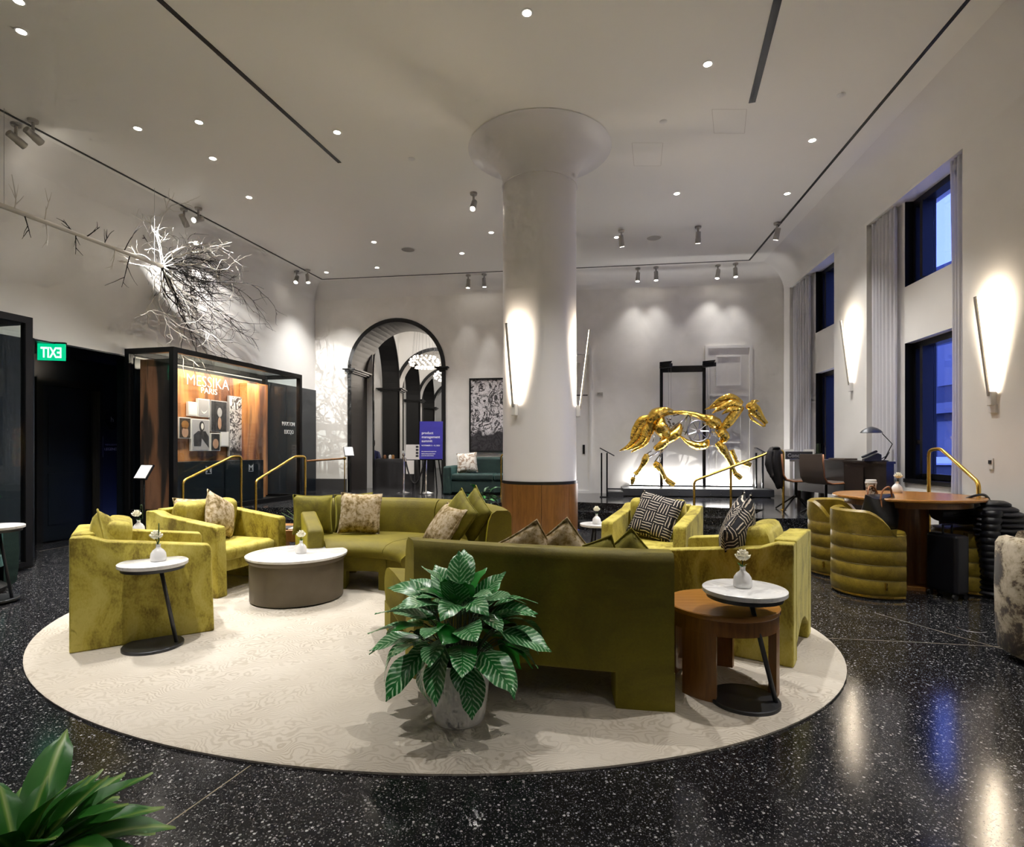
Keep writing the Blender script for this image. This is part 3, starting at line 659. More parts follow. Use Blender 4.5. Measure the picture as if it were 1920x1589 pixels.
track(878, 516, (-1.2, 12.2, 1.6), TR*.25, 50, blend=1.0); track(908, 514, (-.45, 12.2, 1.9), TR*.5, 36, blend=.8); track(888, 362, (-1.2, 5.0, .4), TR*.9, 50)
HS = (3.3, 11.3, 1.6)
track(1165, 432, (2.7, 11.1, 1.1), TR*3.6, 26); track(1309, 425, (3.5, 11.0, 1.2), TR*3.8, 26); track(1457, 418, (4.2, 11.0, 1.2), TR*3.4, 26)
track(1196, 503, (2.3, 11.4, 1.0), TR*.32, 80, blend=1.0); track(1230, 501, (3.0, 11.35, 1.0), TR*.32, 80, blend=1.0); track(1346, 497, (3.6, 11.3, 1.0), TR*.32, 80, blend=1.0); track(1379, 494, (4.6, 11.1, 1.0), TR*.32, 80, blend=1.0)

# ------------------------------------------------------------------ wall sconces: a leaning bar lighting the wall behind it
def sconce(base, nrm, label, L=1.0):
    """base on the wall surface, nrm out of the wall"""
    n = Vector(nrm).normalized(); t = Vector((n.y, -n.x, 0))
    o = thing('sconce', label, 'sconce', tuple(base), 0, 'leaning bar sconces')
    B = basis(Vector((0,0,0)), t, n, Vector((0,0,1)))
    MB().box(-.035, .035, 0, .05, -.10, .04, B).build('wall_bracket', 'white_satin', o, bevel=.006)
    lean = math.atan2(.125, L); R = B @ Matrix.Translation((0,.035,0)) @ Matrix.Rotation(-lean, 4, 'X')
    MB().box(-.014, .014, .004, .024, .0, L, R).build('bar', 'lamp_metal', o, bevel=.003)
    MB().box(-.010, .010, .0, .004, .04, L-.01, R).build('led_strip', 'led', o)
    l = bpy.data.lights.new('sconce_lamp', 'AREA'); l.shape = 'RECTANGLE'; l.size = .02; l.size_y = L-.06; l.energy = SCONCE_W; l.color = WARM; l.spread = math.radians(150)
    lo = bpy.data.objects.new('sconce_lamp', l); COL.objects.link(lo); lo.parent = o
    lo.matrix_local = R @ Matrix.Translation((0,-.004,L/2)) @ Matrix.Rotation(PI/2, 4, 'X') @ Matrix.Rotation(PI, 4, 'Y')
    return o
def col_sconce(ang, label):
    n = Vector((math.cos(ang), math.sin(ang), 0)); sconce(CP+n*CR+Vector((0,0,1.86)), n, label)
col_sconce(math.radians(-131), 'glowing leaning bar sconce on the left face of the round column')
col_sconce(math.radians(-11), 'glowing leaning bar sconce on the right edge of the round column')
col_sconce(math.radians(109), 'glowing leaning bar sconce on the hidden rear face of the round column')
s, z = RW.hit(1864, 742); sconce(RW.at(s, z), RW.n, 'large glowing bar sconce on the right wall nearest the viewer')
s, z = RW.hit(1598, 722); sconce(RW.at(s, z), RW.n, 'glowing bar sconce on the pier between the two window bays')
s, z = RW.hit(1864, 765); tag(MB().box(s-.05, s+.05, -.02, 0, z-.05, z+.03, RW.mat(0,0)).build('sconce_junction_box', 'white_satin'), 'small white junction box under the near wall sconce', 'junction box')
s, z = RW.hit(1859, 870); o = thing('wall_switch', 'small dark switch plate on the right wall below the near sconce', 'switch', tuple(RW.at(s, z, .006)))
Ms = basis(Vector((0,0,0)), RW.d, -RW.n, Vector((0,0,1)))
MB().box(-.035,.035,-.006,.006,-.055,.055,Ms).build('switch_plate','white_satin',o); MB().box(-.02,.02,-.012,-.006,-.0,.035,Ms).build('switch_screen','print_dark',o)
for yy in (-1.0,): sconce(LW.at(sY(LW, yy), 2.3), LW.n, 'unseen bar sconce added on the left wall behind the viewer for light')  # out of view, added to lift the ambient light
for yy in (0.5,): sconce(RW.at(sY(RW, yy), 1.86), RW.n, 'unseen bar sconce added on the right wall behind the viewer for light')  # likewise an unseen lamp added for ambient light

# ------------------------------------------------------------------ glass display case with prints
CW_ = Wall((-4.80, 7.94), (.68, 3.06), -1); CL, CD, CZ0, CZ1 = 3.13, .84, .40, 2.81
def glass_case(label, wl, L, D, z0, z1, plinth):
    t = thing('display_case', label, 'display case', tuple(wl.at(0, 0)), 0)
    B = basis(Vector((0,0,0)), wl.d, -wl.n, Vector((0,0,1))); b = .075
    def bar(*a): MB().box(*a, B).build('frame_bar', 'black_metal', t)
    for x in (0, L-b):
        for y in (0, D-b): bar(x, x+b, y, y+b, z0, z1)
    for y in (0, D-b):
        for zz in (z0, z1-b): bar(b, L-b, y, y+b, zz, zz+b)
    for x in (0, L-b):
        for zz in (z0, z1-b): bar(x, x+b, b, D-b, zz, zz+b)
    MB().box(b, L/2+.1, .030, .038, z0+b, z1-b, B).build('front_pane', 'pane', t)
    MB().box(L/2+.104, L-b, .030, .038, z0+b, z1-b, B).build('front_pane', 'pane', t)
    MB().box(.030, .038, b, D-b, z0+b, z1-b, B).build('side_pane', 'pane', t); MB().box(L-.038, L-.030, b, D-b, z0+b, z1-b, B).build('side_pane', 'pane', t)
    MB().box(b, L-b, b, D-b, z1-.02, z1-.012, B).build('top_pane', 'pane', t)
    MB().box(.0, L, .0, D, z0-.0, z0+.02, B).build('case_floor', 'black_trim', t)
    if plinth: MB().box(.01, L-.01, .03, D, .0, z0, B).build('plinth', 'black_trim', t)
    return t, B
case, CB = glass_case('tall glass display case with amber backdrop and jewellery advertising', CW_, CL, CD, CZ0, CZ1, True)
MB().box(.10, CL-.50, .62, .66, CZ0+.05, 2.62, CB).build('backdrop_print', 'print_amber', case)
MB().box(CL-.50, CL-.09, .70, .74, CZ0+.05, 2.62, CB).build('backdrop_print', 'print_amber', case)
MB().box(CL-1.02, CL-.50, .44, .60, CZ0+.05, 2.55, CB).build('side_wing_print', 'print_amber', case)
MB().box(.09, .11, .09, .66, CZ0+.08, 2.66, CB).build('side_print', 'print_umber', case)
for i in range(2):
    x0 = .30+i*1.0
    cb = MB().box(x0, x0+.96, .22, .60, CZ0+.03, 1.16, CB).build('display_cabinet', 'dark_panel', case)
    x = x0+.62; q = basis(CB @ Vector((x, .218, 1.03)), CB.col[0].xyz, Vector((0,0,1)), -CB.col[1].xyz)
    text('cabinet_emblem', 'M', .13, q @ Matrix.Translation((0,-.045,0)), 'print_white', cb, .001)
    mb = MB()
    for a in ((-.06,-.052,-.07,.06),(.052,.06,-.07,.06),(-.06,.06,-.07,-.062)): mb.box(a[0],a[1],a[2],a[3],0,.002,q)
    mb.build('emblem_frame', 'print_white', cb)
PW = Wall(tuple(CW_.at(0,0,-.58).xy), tuple(CW_.d.xy), -1)
def rect_on(wl, px0, py0, px1, py1, o=0.0):
    a0, z1 = wl.hit(px0, py0, o); a1, z0 = wl.hit(px1, py1, o); return a0, a1, z0, z1
def poster(px0, py0, px1, py1, mat, label, th=.02, frame='white_satin', o=0.0):
    a0, a1, z0, z1 = rect_on(PW, px0, py0, px1, py1, o)
    t = thing('framed_picture', label, 'picture', tuple(PW.at((a0+a1)/2, (z0+z1)/2, o)))
    B = basis(Vector((0,0,0)), PW.d, -PW.n, Vector((0,0,1))); w, h = (a1-a0)/2, (z1-z0)/2
    MB().box(-w, w, -th, th, -h, h, B).build('frame', frame, t)
    MB().box(-w+.015, w-.015, -th-.004, -th, -h+.015, h-.015, B).build('print', mat, t)
    return t, B, w, h, th+.004
def blob(B, pts, y, mat, parent, name):
    vs = [(x, z) for x, z in pts]
    q = B @ Matrix.Translation((0,-y,0)) @ Matrix.Rotation(PI/2, 4, 'X'); MB().prism(vs, 0, .002, q).build(name, mat, parent)
def ell(cx, cz, rx, rz, n=16): return [(cx+rx*math.cos(2*PI*i/n), cz+rz*math.sin(2*PI*i/n)) for i in range(n)]
poster(351,753,368,781,'paper','small blank white framed card in the display case')
t,B,w,h,y = poster(369,747,391,783,'print_grey','grey picture of a crescent necklace in the display case')
blob(B, [(-.6*w+1.2*w*i/10, -.2*h-.45*h*math.sin(PI*i/10)) for i in range(11)]+[(.6*w-1.2*w*i/10, -.2*h-.28*h*math.sin(PI*i/10)) for i in range(11)], y, 'paper', t, 'necklace_print')
t,B,w,h,y = poster(393,750,424,811,'print_dark','tall dark picture of a figure in profile in the display case', frame='print_grey')
blob(B, ell(.05*w,.25*h,.28*w,.3*h), y, 'print_grey', t, 'figure_print'); blob(B, ell(.05*w,-.45*h,.22*w,.4*h), y, 'skin', t, 'arm_print')
t,B,w,h,y = poster(333,782,356,823,'hair','small picture of a blonde figure in pink in the display case')
blob(B, ell(0,.3*h,.6*w,.4*h), y, 'oak', t, 'hair_print'); blob(B, ell(0,-.4*h,.55*w,.5*h), y, 'skin', t, 'dress_print')
t,B,w,h,y = poster(357,785,391,846,'print_grey','grey picture of a figure in a black hood and top in the display case')
blob(B, [(-.75*w,-h*.7),(-.8*w,0),(-.3*w,.25*h),(.5*w,.25*h),(.9*w,-.1*h),(.9*w,-.8*h),(.1*w,-.2*h),(0,-.7*h)], y, 'print_dark', t, 'top_print'); blob(B, ell(.1*w,.55*h,.28*w,.32*h), y, 'print_dark', t, 'hood_print'); blob(B, ell(.14*w,.55*h,.15*w,.2*h), y+.002, 'paper', t, 'face_print')
t,B,w,h,y = poster(393,812,411,846,'print_dark','small dark portrait picture low in the display case'); blob(B, ell(0,-.2*h,.6*w,.55*h), y, 'skin', t, 'face_print')
poster(412,809,427,838,'print_white','small pale lavender card in the display case')
poster(428,742,456,856,'drawing','tall black and white panel in the display case', frame='print_grey')  # carries the same black and white pattern as the large painting
def on_plane_text(nm, body, px, py, wpx, parent, mat, o=0.0, bold=0.0):
    a, z = PW.hit(px, py, o); a1, _ = PW.hit(px+wpx/2, py, o); a0, _ = PW.hit(px-wpx/2, py, o)
    q = basis(PW.at(a, z, o)-Vector(parent.location), PW.d, Vector((0,0,1)), PW.n)
    return text(nm, body, (a1-a0)/3.6 if len(body) > 5 else (a1-a0)/2.6, q, mat, parent, .004, bold=bold, width=a1-a0)
on_plane_text('case_lettering', 'MESSIKA', 391, 727, 78, case, 'paper', .06, bold=-.004)
on_plane_text('case_lettering', 'PARIS', 392, 739, 30, case, 'paper', .06)
on_plane_text('case_small_lettering', 'MAXTON', 541, 799, 23, case, 'print_white', .50)
on_plane_text('case_small_lettering', 'LUCQO', 542, 814, 17, case, 'print_white', .50)
l = bpy.data.lights.new('case_lamp', 'AREA'); l.shape = 'RECTANGLE'; l.size = 2.6; l.size_y = .1; l.energy = 26; l.color = WARM
lo = bpy.data.objects.new('case_lamp', l); COL.objects.link(lo); lo.parent = case; lo.matrix_local = CB @ Matrix.Translation((CL/2, .2, 2.70)) @ Matrix.Rotation(math.radians(28), 4, 'X')
# second case at the left edge
C2 = Wall((-5.39-.238*2.6, 6.3-2.6), (.238, 1), -1)
case2, CB2 = glass_case('tall black-framed glass case cut by the left edge of the picture', C2, math.hypot(2.6, 2.6*.238), .62, .02, 2.83, False)
MB().box(.1, 2.5, .52, .55, .1, 2.72, CB2).build('back_panel', 'dark_panel', case2)
a0 = 2.2; t = thing('bright_print', 'small yellow and pink print inside the left edge glass case', 'picture', tuple(C2.at(2.35, 1.36, -.47)))
B = basis(Vector((0,0,0)), C2.d, -C2.n, Vector((0,0,1)))
m = Mat('pop_print', (.8,.4,.2), .6); v = m.coords('Object'); m.color(m.ramp(m.noise(v, 9, 2, .5, 1), [(.35,(.01,.01,.01)),(.42,(.75,.50,.12)),(.52,(.78,.25,.16)),(.62,(.75,.55,.2)),(.68,(.05,.05,.3))], 'CONSTANT')); M['pop_print'] = m.m
MB().box(-.15,.15,-.01,.01,-.22,.26,B).build('frame','black_trim',t); MB().box(-.14,.14,-.014,-.01,-.21,.25,B).build('print','pop_print',t)

# ------------------------------------------------------------------ brass railings
def rail(label, pts, posts=(), r=.019, mat='brass', n=5):
    base = Vector(pts[0]); base.z = min(p[2] for p in pts)
    t = thing('handrail', label, 'handrail', tuple(base))
    # round the corners
    P = [Vector(p) for p in pts]; out = [P[0]]
    for i in range(1, len(P)-1):
        a, b, c = P[i-1], P[i], P[i+1]; e = min(.06, (b-a).length*.4, (c-b).length*.4)
        p0 = b+(a-b).normalized()*e; p1 = b+(c-b).normalized()*e
        for k in range(n+1):
            u = k/n; out.append(p0*(1-u)**2+b*2*u*(1-u)+p1*u*u)
    out.append(P[-1])
    MB().tube([p-base for p in out], r, 12).build('rail_tube', mat, t, smooth=50)
    for a, b in posts:
        MB().tube([Vector(a)-base, Vector(b)-base], r, 12).build('post', mat, t, smooth=50)
    for p in [pts[0], pts[-1]]+[b for a, b in posts]:
        if True: MB().lathe([(.045,0),(.045,.008),(.02,.02)], tuple(Vector(p)-base), 16).build('floor_flange', mat, t, smooth=40)
    return t
rail('brass handrail beside the glass case front', [(-4.70,8.0,0),(-4.70,8.0,.90),(-4.46,8.92,1.235),(-4.40,9.10,1.235),(-4.40,9.10,.40)])
rail('brass handrail on the left steps behind the green armchair', [(-3.66,8.0,0),(-3.66,8.0,.90),(-3.45,8.90,1.235),(-3.36,9.10,1.235),(-3.36,9.10,.40)])
rail('brass handrail on the right steps with a black jacket hung on its end', [(2.83,8.7,0),(2.83,8.7,.86),(4.08,8.7,1.33),(4.24,8.75,1.33),(4.24,8.75,.40)], posts=[((3.40,8.7,1.07),(3.40,8.7,.14))])
rail('brass handrail under the near window behind the round table', [(4.72,6.34,.40),(4.72,6.34,1.34),(4.73,6.18,1.36),(4.60,5.52,1.02),(4.60,5.52,0)])
rail('thin brass rail standing just left of the column', [(-.22,11.3,.40),(-.22,11.3,1.24),(-.05,11.3,1.26),(-.05,11.3,.40)], r=.017)
o = thing('wall_handrail', 'slim bronze handrail with round end knob between the case and the arch', 'handrail', tuple(W_(575,865,11.2)))
a, b = W_(575,866,11.2), W_(646,861,12.3)
MB().tube([Vector((0,0,0)), b-a], .02, 10).build('rail_tube', 'walnut', o, smooth=50); MB().ball(tuple(b-a), .035, 12).build('end_knob', 'brass', o, smooth=True)
MB().tube([b-a, b-a+Vector((.0,0,-(b.z-DZ)))], .012, 8).build('post', 'brass', o, smooth=True)

# ------------------------------------------------------------------ sign stands
def sign_stand(label, p, zt, w, h, rz, tilt=.9):
    t = thing('sign_stand', label, 'sign stand', tuple(p), rz)
    MB().lathe([(.0,.015),(.13,.012),(.14,.0)], seg=24).build('base_plate', 'black_metal', t, smooth=40)
    MB().tube([(0,0,.01),(0,0,zt)], .013, 10).build('post', 'black_metal', t, smooth=True)
    R = Matrix.Translation((0,0,zt)) @ Matrix.Rotation(tilt, 4, 'X')
    MB().box(-w-.012,w+.012,-.012,.012,-h-.012,h+.012,R @ Matrix.Rotation(0,4,'X')).build('holder', 'black_metal', t)
    MB().box(-w,w,-.018,-.012,-h,h,R).build('card', 'paper', t)
sign_stand('black sign stand with a tilted white card by the glass case', (-4.98,7.58,0), 1.04, .105, .10, -.35, -.55)
p = W_(654,847,12.2); p.z = DZ; sign_stand('black sign stand with a white card beside the arch', p, .90, .09, .11, .5, -.6)
# ------------------------------------------------------------------ rug
RUG = dict(c=(-.47,5.42), )
def rug_outline(n=120):
    return [(RX+RA*math.cos(t)*math.cos(RT)-RB*math.sin(t)*math.sin(RT), RY+RA*math.cos(t)*math.sin(RT)+RB*math.sin(t)*math.cos(RT)) for t in [2*PI*i/n for i in range(n)]]
RX, RY, RA, RB, RT = -.703, 4.572, 3.0, 2.2, -.262
ol = rug_outline(); cx, cy = RX, RY
def scl(k): return [(cx+(x-cx)*k, cy+(y-cy)*k) for x, y in ol]
rings = [[(x,y,.001) for x,y in ol], [(x,y,.012) for x,y in scl(1.001)], [(x,y,.018) for x,y in scl(.997)], [(x,y,.018) for x,y in scl(.6)], [(x,y,.018) for x,y in scl(.2)]]
rug = tag(MB().rings(rings).build('rug', 'rug', smooth=50), 'large oval cream rug with wavy lines under the seating group', 'rug')
RZ = .018

# ------------------------------------------------------------------ armchairs
def armchair(label, back_mid, facing, w=.80, d=.82, hb=.765, hf=.635):
    """back_mid: plan point at the middle of the back's outer face; local +y is the facing direction"""
    f = Vector((*facing, 0)).normalized(); rz = math.atan2(-f.x, f.y)
    t = thing('armchair', label, 'armchair', (*back_mid, RZ), rz, 'yellow green chenille armchairs')
    aw = .115
    for s in (-1, 1):
        x0, x1 = (s*w/2, s*(w/2-aw)); x0, x1 = min(x0,x1), max(x0,x1)
        pr = [(0,0),(0,hb-.01),(.10,hb-.012),(.20,hb-.05),(d-.015,hf),(d+.0,hf-.02),(d+.02,0)]
        R = Matrix(((0,0,1,0),(1,0,0,0),(0,1,0,0),(0,0,0,1)))      # prism (a,b,c) -> y=a z=b x=c
        MB().prism(pr, x0, x1, R).build('arm', 'chenille', t, bevel=.022, seg=3)
    # back panel with an arched cut-out between two feet
    n = 10; hw = w/2-aw; arcp = [(-hw,0),(-hw,hb),(hw,hb),(hw,0),(hw-.03,0)]+[(hw-.03-(2*hw-.06)*k/n, .10+.10*math.sin(PI*k/n)) for k in range(n+1)]+[(-hw+.03,0)]
    R2 = Matrix(((1,0,0,0),(0,0,1,0),(0,1,0,0),(0,0,0,1)))
    MB().prism(arcp, .0, .13, R2).build('backrest', 'chenille', t, bevel=.018, seg=3)
    MB().box(-hw+.004, hw-.004, .12, d-.06, .20, .31).build('seat_base', 'chenille', t, bevel=.015)
    # seat cushion, crowned
    rings = []
    for z, e in ((.305,.03),(.33,.0),(.40,.0),(.425,.03),(.437,.10)):
        x0, x1, y0, y1 = -hw+.006+e, hw-.006-e, .25+e, d-.01-e; k = .04
        rings.append([(x0+k,y0,z),(x1-k,y0,z),(x1,y0+k,z),(x1,y1-k,z),(x1-k,y1,z),(x0+k,y1,z),(x0,y1-k,z),(x0,y0+k,z)])
    MB().rings(rings).build('seat_cushion', 'chenille', t, smooth=60)
    # leaning back cushion that stands a little above the back
    R3 = Matrix.Translation((0,.20,.43)) @ Matrix.Rotation(-.17, 4, 'X'); rings = []
    H = .40
    for z, e, th in ((0,.02,.06),(.03,.0,.085),(.12,.0,.095),(.25,.0,.095),(H-.07,.0,.088),(H-.025,.004,.075),(H-.006,.016,.055),(H,.035,.03)):
        x0, x1 = -hw+.01+e, hw-.01-e; k = .018
        rings.append([(x0+k,-th,z),(x1-k,-th,z),(x1,-th*.5,z),(x1,th*.5,z),(x1-k,th,z),(x0+k,th,z),(x0,th*.5,z),(x0,-th*.5,z)])
    MB().rings(rings, M4=R3).build('back_cushion', 'chenille', t, smooth=60)
    return t
def chair_from_corner(label, corner, far, w=None, **k):
    """near back corner and far back corner in plan -> back middle, facing = perpendicular away from the viewer's side chosen by sign"""
    pass
# left foreground chair: its side panel runs from the back corner (-2.88,3.64) to the front (-2.22,4.085)
f1 = Vector((.83,.56)).normalized(); pA = Vector((-2.88,3.64))+Vector((-f1.y,f1.x))*.40
armchair('yellow green armchair at the front left, seen from its side behind the small white table', tuple(pA), f1)
f2 = Vector((.95,-.31)).normalized(); frontB = Vector((-2.50,5.42)); pB = frontB-f2*.84
armchair('yellow green armchair holding two speckled cushions beyond the front left chair', tuple(pB), f2, w=.90, d=.84)
f3 = Vector((-.49,-.87)).normalized(); pC = Vector((1.21,5.22))-f3*.82
armchair('yellow green armchair facing the viewer with a black and cream patterned cushion', tuple(pC), f3, w=.80)
f4 = Vector((-.82,.57)).normalized(); pD = Vector((1.71,3.40))+Vector((f4.y,-f4.x))*.40
armchair('yellow green armchair at the right of the rug with its back to the round table', tuple(pD), f4, w=.80, d=.86)

# ------------------------------------------------------------------ curved sofas: sections ruled between an outer and an inner plan curve
def ruled(mb, O, I, prof, t0, t1, n):
    rings = []
    for k in range(n+1):
        t = lerp(t0, t1, k/n); a, b = O(t), I(t)
        rings.append([(lerp(a[0],b[0],d), lerp(a[1],b[1],d), z) for d, z in prof])
    mb.rings(rings); return mb
def curved_sofa(label, loc, O, I, cuts, H, SH, gap, legs, back_d=.22, n=14, nose=None):
    t = thing('curved_sofa', label, 'sofa', loc)
    bk = [(0,gap),(0,H-.05),(.012,H-.018),(.035,H),(back_d*.62,H),(back_d*.82,H-.03),(back_d*.95,H-.10),(back_d*1.12,SH-.02),(back_d*1.12,gap)]
    st = [(back_d*.9,SH-.14),(back_d*.9,SH+.01),(.55,SH+.02),(.86,SH+.012),(.95,SH-.012),(.995,SH-.05),(1.005,SH-.085),(.99,SH-.12),(.96,SH-.14)]
    if nose: st = [(back_d*.9,SH-.26),(back_d*.9,SH+.01),(.60,SH+.02),(.82,SH+.01),(.90,SH-.012),(.955,SH-.05),(.988,SH-.10),(.995,SH-.15),(.98,SH-.20),(.945,SH-.245),(.90,SH-.27)]
    bs = [(back_d*.9,gap),(back_d*.9,SH-.14),(.95,SH-.14),(.95,gap)]
    for (t0, t1) in cuts:
        e = .0025
        ruled(MB(), O, I, bk, t0+e, t1-e, n).build('backrest', 'velvet', t, smooth=38)
        ruled(MB(), O, I, st, t0+e, t1-e, n).build('seat', 'velvet', t, smooth=50)
        ruled(MB(), O, I, bs, t0+e, t1-e, n).build('seat_base', 'velvet', t, smooth=40)
    for (t0, t1, d0, d1) in legs:
        ruled(MB(), O, I, [(d0,0),(d0,gap+.01),(d1,gap+.01),(d1,0)], t0, t1, 4).build('leg', 'velvet', t)
    return t
# back sofa: an arc opening towards the coffee table
SC = Vector((-1.50, 4.75)); 
def polar(r0, r1=None):
    def f(t):
        a = math.radians(lerp(116, 4, t)); r = r0
        return (r*math.cos(a), r*math.sin(a))
    return f
sf1 = curved_sofa('olive velvet curved sofa opening towards the round coffee table', (SC.x, SC.y, RZ), polar(1.50), polar(.55), [(0,.52),(.52,1)], .80, .44, .17,
            [(.02,.16,.72,.95),(.44,.505,.55,.95),(.535,.66,.55,.95),(.02,.16,0,.2),(.90,.99,0,.2),(.90,.99,.7,.95)])
# its sloping left arm
mb = MB(); a = math.radians(118.5); 
O0 = Vector((1.50*math.cos(a), 1.50*math.sin(a), 0)); I0 = Vector((.62*math.cos(a), .62*math.sin(a), 0)); dd = (I0-O0); tn = Vector((-math.sin(a), math.cos(a), 0))
def armring(off): return [tuple(O0+dd*d+tn*off+Vector((0,0,z))) for d, z in ((0,0),(0,.80),(.18,.79),(.92,.60),(1.0,.56),(1.0,0))]
mb.rings([armring(-.02), armring(.13)]).build('arm', 'velvet', sf1, bevel=.03, seg=3)
# front sofa: back to the viewer
oa, om, ob = Vector((-.573,3.25)), Vector((.14,2.975)), Vector((.826,2.835)); ia, im, ib = Vector((-.98,4.27)), Vector((.10,4.02)), Vector((.93,3.80))
def bez(a, m, b):
    c = m*2-(a+b)*.5
    def f(t): p = a*(1-t)**2+c*2*t*(1-t)+b*t*t; return (p.x-oa.x, p.y-oa.y)
    return f
sf2 = curved_sofa('olive velvet curved sofa with its plain back to the viewer behind the potted plant', (oa.x, oa.y, RZ), bez(oa,om,ob), bez(ia,im,ib), [(0,1)], .80, .46, .185,
            [(.785,1.0,.0,.22),(.80,1.0,.72,.95),(.0,.2,.0,.22),(.0,.2,.72,.95)], back_d=.24, nose=True)

# ------------------------------------------------------------------ throw cushions
def cushion(label, p, size, th, mat, rz, lean=.3, roll=0.0, group='scatter cushions', puff=1.0):
    """stands on its lower edge at p; local y is its thickness, leaning back by lean"""
    n = 12; vs = []; fs = []
    def h(u, v): return (max(0, 1-abs(u)**2.6)*max(0, 1-abs(v)**2.6))**.55
    t = thing('throw_cushion', label, 'cushion', tuple(p), rz, group); s2 = size/2
    mb = MB(); R = Matrix.Rotation(-lean, 4, 'X') @ Matrix.Translation((0,0,s2*(abs(math.cos(roll))+abs(math.sin(roll)))*.96)) @ Matrix.Rotation(roll, 4, 'Y')
    for sg in (-1, 1):
        rows = []
        for j in range(n+1):
            row = []
            for i in range(n+1):
                u, v = -1+2*i/n, -1+2*j/n; pin = 1-.07*(1-abs(u)**2)*abs(v)**2; pin2 = 1-.07*(1-abs(v)**2)*abs(u)**2
                row.append((u*s2*pin2, sg*(th/2*h(u,v)+.004), v*s2*pin))
            rows.append(row)
        mb.rings(rows, closed=False)
    # sew the rim
    mb.build('cushion_cover', mat, t, smooth=True, weld=False)
    ob = kids(t)[0]; bm = bmesh.new(); bm.from_mesh(ob.data); bmesh.ops.remove_doubles(bm, verts=bm.verts, dist=.0095); bm.to_mesh(ob.data); bm.free()
    ob.matrix_local = R
    edge = [(u*s2*(1-.07*(1-abs(v)**2)*abs(u)**2), 0, v*s2*(1-.07*(1-abs(u)**2)*abs(v)**2)) for u, v in [(-1+2*i/n,-1) for i in range(n)]+[(1,-1+2*i/n) for i in range(n)]+[(1-2*i/n,1) for i in range(n)]+[(-1,1-2*i/n) for i in range(n)]]
    pc = MB().tube(edge+[edge[0]], .006, 6, cap=False).build('piping', mat, ob, smooth=True)
    return t
zs1 = RZ+.465
def rzf(fx, fy): return math.atan2(fx, -fy)         # cushion front (-y local) faces (fx,fy)
# on the back sofa
cushion('plain olive cushion leaning in the left corner of the back sofa', (-2.02,5.72,zs1-.0), .40, .16, 'pillow_olive', rzf(.6,-.8), .18, .06)
cushion('olive cushion tucked behind the tan speckled one on the back sofa', (-1.68,5.93,zs1), .40, .14, 'pillow_olive', rzf(.15,-1), .22, -.05)
cushion('tan speckled cushion standing at the left of the back sofa', (-1.57,5.76,zs1), .42, .16, 'speckle', rzf(.1,-1), .26, .04)
cushion('tan speckled cushion lying against olive ones at the right end of the back sofa', (-.72,4.98,zs1), .42, .15, 'speckle', rzf(-.75,-.5), .62, .10)
cushion('front olive cushion of the pair at the right end of the back sofa', (-.56,5.02,zs1), .40, .15, 'pillow_olive', rzf(-.7,-.6), .34, .55)
cushion('rear olive cushion of the pair at the right end of the back sofa', (-.40,5.10,zs1), .40, .14, 'pillow_olive', rzf(-.8,-.6), .22, .6)
# behind the front sofa's back
zs2 = RZ+.48
cushion('tan speckled cushion peeping over the front sofa, the left one of two', (.10,3.42,zs2-.02), .34, .15, 'speckle', rzf(.1,1), .16, .55)
cushion('tan speckled cushion peeping over the front sofa, the right one of two', (.31,3.42,zs2-.02), .34, .15, 'speckle', rzf(.15,1), .14, .66)
cushion('olive cushion corner low behind the middle of the front sofa', (.50,3.37,zs2-.06), .33, .15, 'pillow_olive', rzf(.2,1), .16, .35)
cushion('single olive cushion point near the right end of the front sofa', (.72,3.45,zs2-.06), .32, .15, 'pillow_olive', rzf(.2,1), .16, .72)
# on the armchairs
cushion('tan speckled cushion leaning back at the left of the second armchair', tuple((pB+f2*.30+Vector((-f2.y,f2.x))*(-.10)).to_3d()+Vector((0,0,RZ+.44))), .42, .14, 'speckle', rzf(*f2)-.1, .35, .1)
cushion('tan speckled cushion standing on its corner at the front of the second armchair', tuple((pB+f2*.46+Vector((-f2.y,f2.x))*(.06)).to_3d()+Vector((0,0,RZ+.43))), .40, .15, 'speckle', rzf(*f2)+.25, .30, .5)
cushion('large black and cream stroke-patterned cushion on the chair facing the viewer', tuple((pC+f3*.50).to_3d()+Vector((0,0,RZ+.42))), .46, .15, 'strokes', rzf(*f3)-.1, .42, .22)
cushion('front black and cream stroke-patterned cushion on the right armchair', tuple((pD+f4*.50+Vector((f4.y,-f4.x))*(-.0)).to_3d()+Vector((0,0,RZ+.43))), .46, .16, 'strokes', rzf(*f4)+.5, .25, .55)
cushion('rear black and cream stroke-patterned cushion on the right armchair', tuple((pD+f4*.42+Vector((f4.y,-f4.x))*(-.18)).to_3d()+Vector((0,0,RZ+.43))), .46, .14, 'strokes', rzf(*f4)-.1, .18, .5)
cushion('yellow green cushion lying flat inside the front left armchair', tuple((pA+f1*.40).to_3d()+Vector((0,0,RZ+.44))), .44, .15, 'chenille', rzf(*f1), 1.05, .0)
cushion('rounded yellow green cushion rising above the arm of the front left armchair', tuple((pA+f1*.24+Vector((f1.y,-f1.x))*.12).to_3d()+Vector((0,0,RZ+.44))), .40, .17, 'chenille', rzf(*f1), .2, .3)

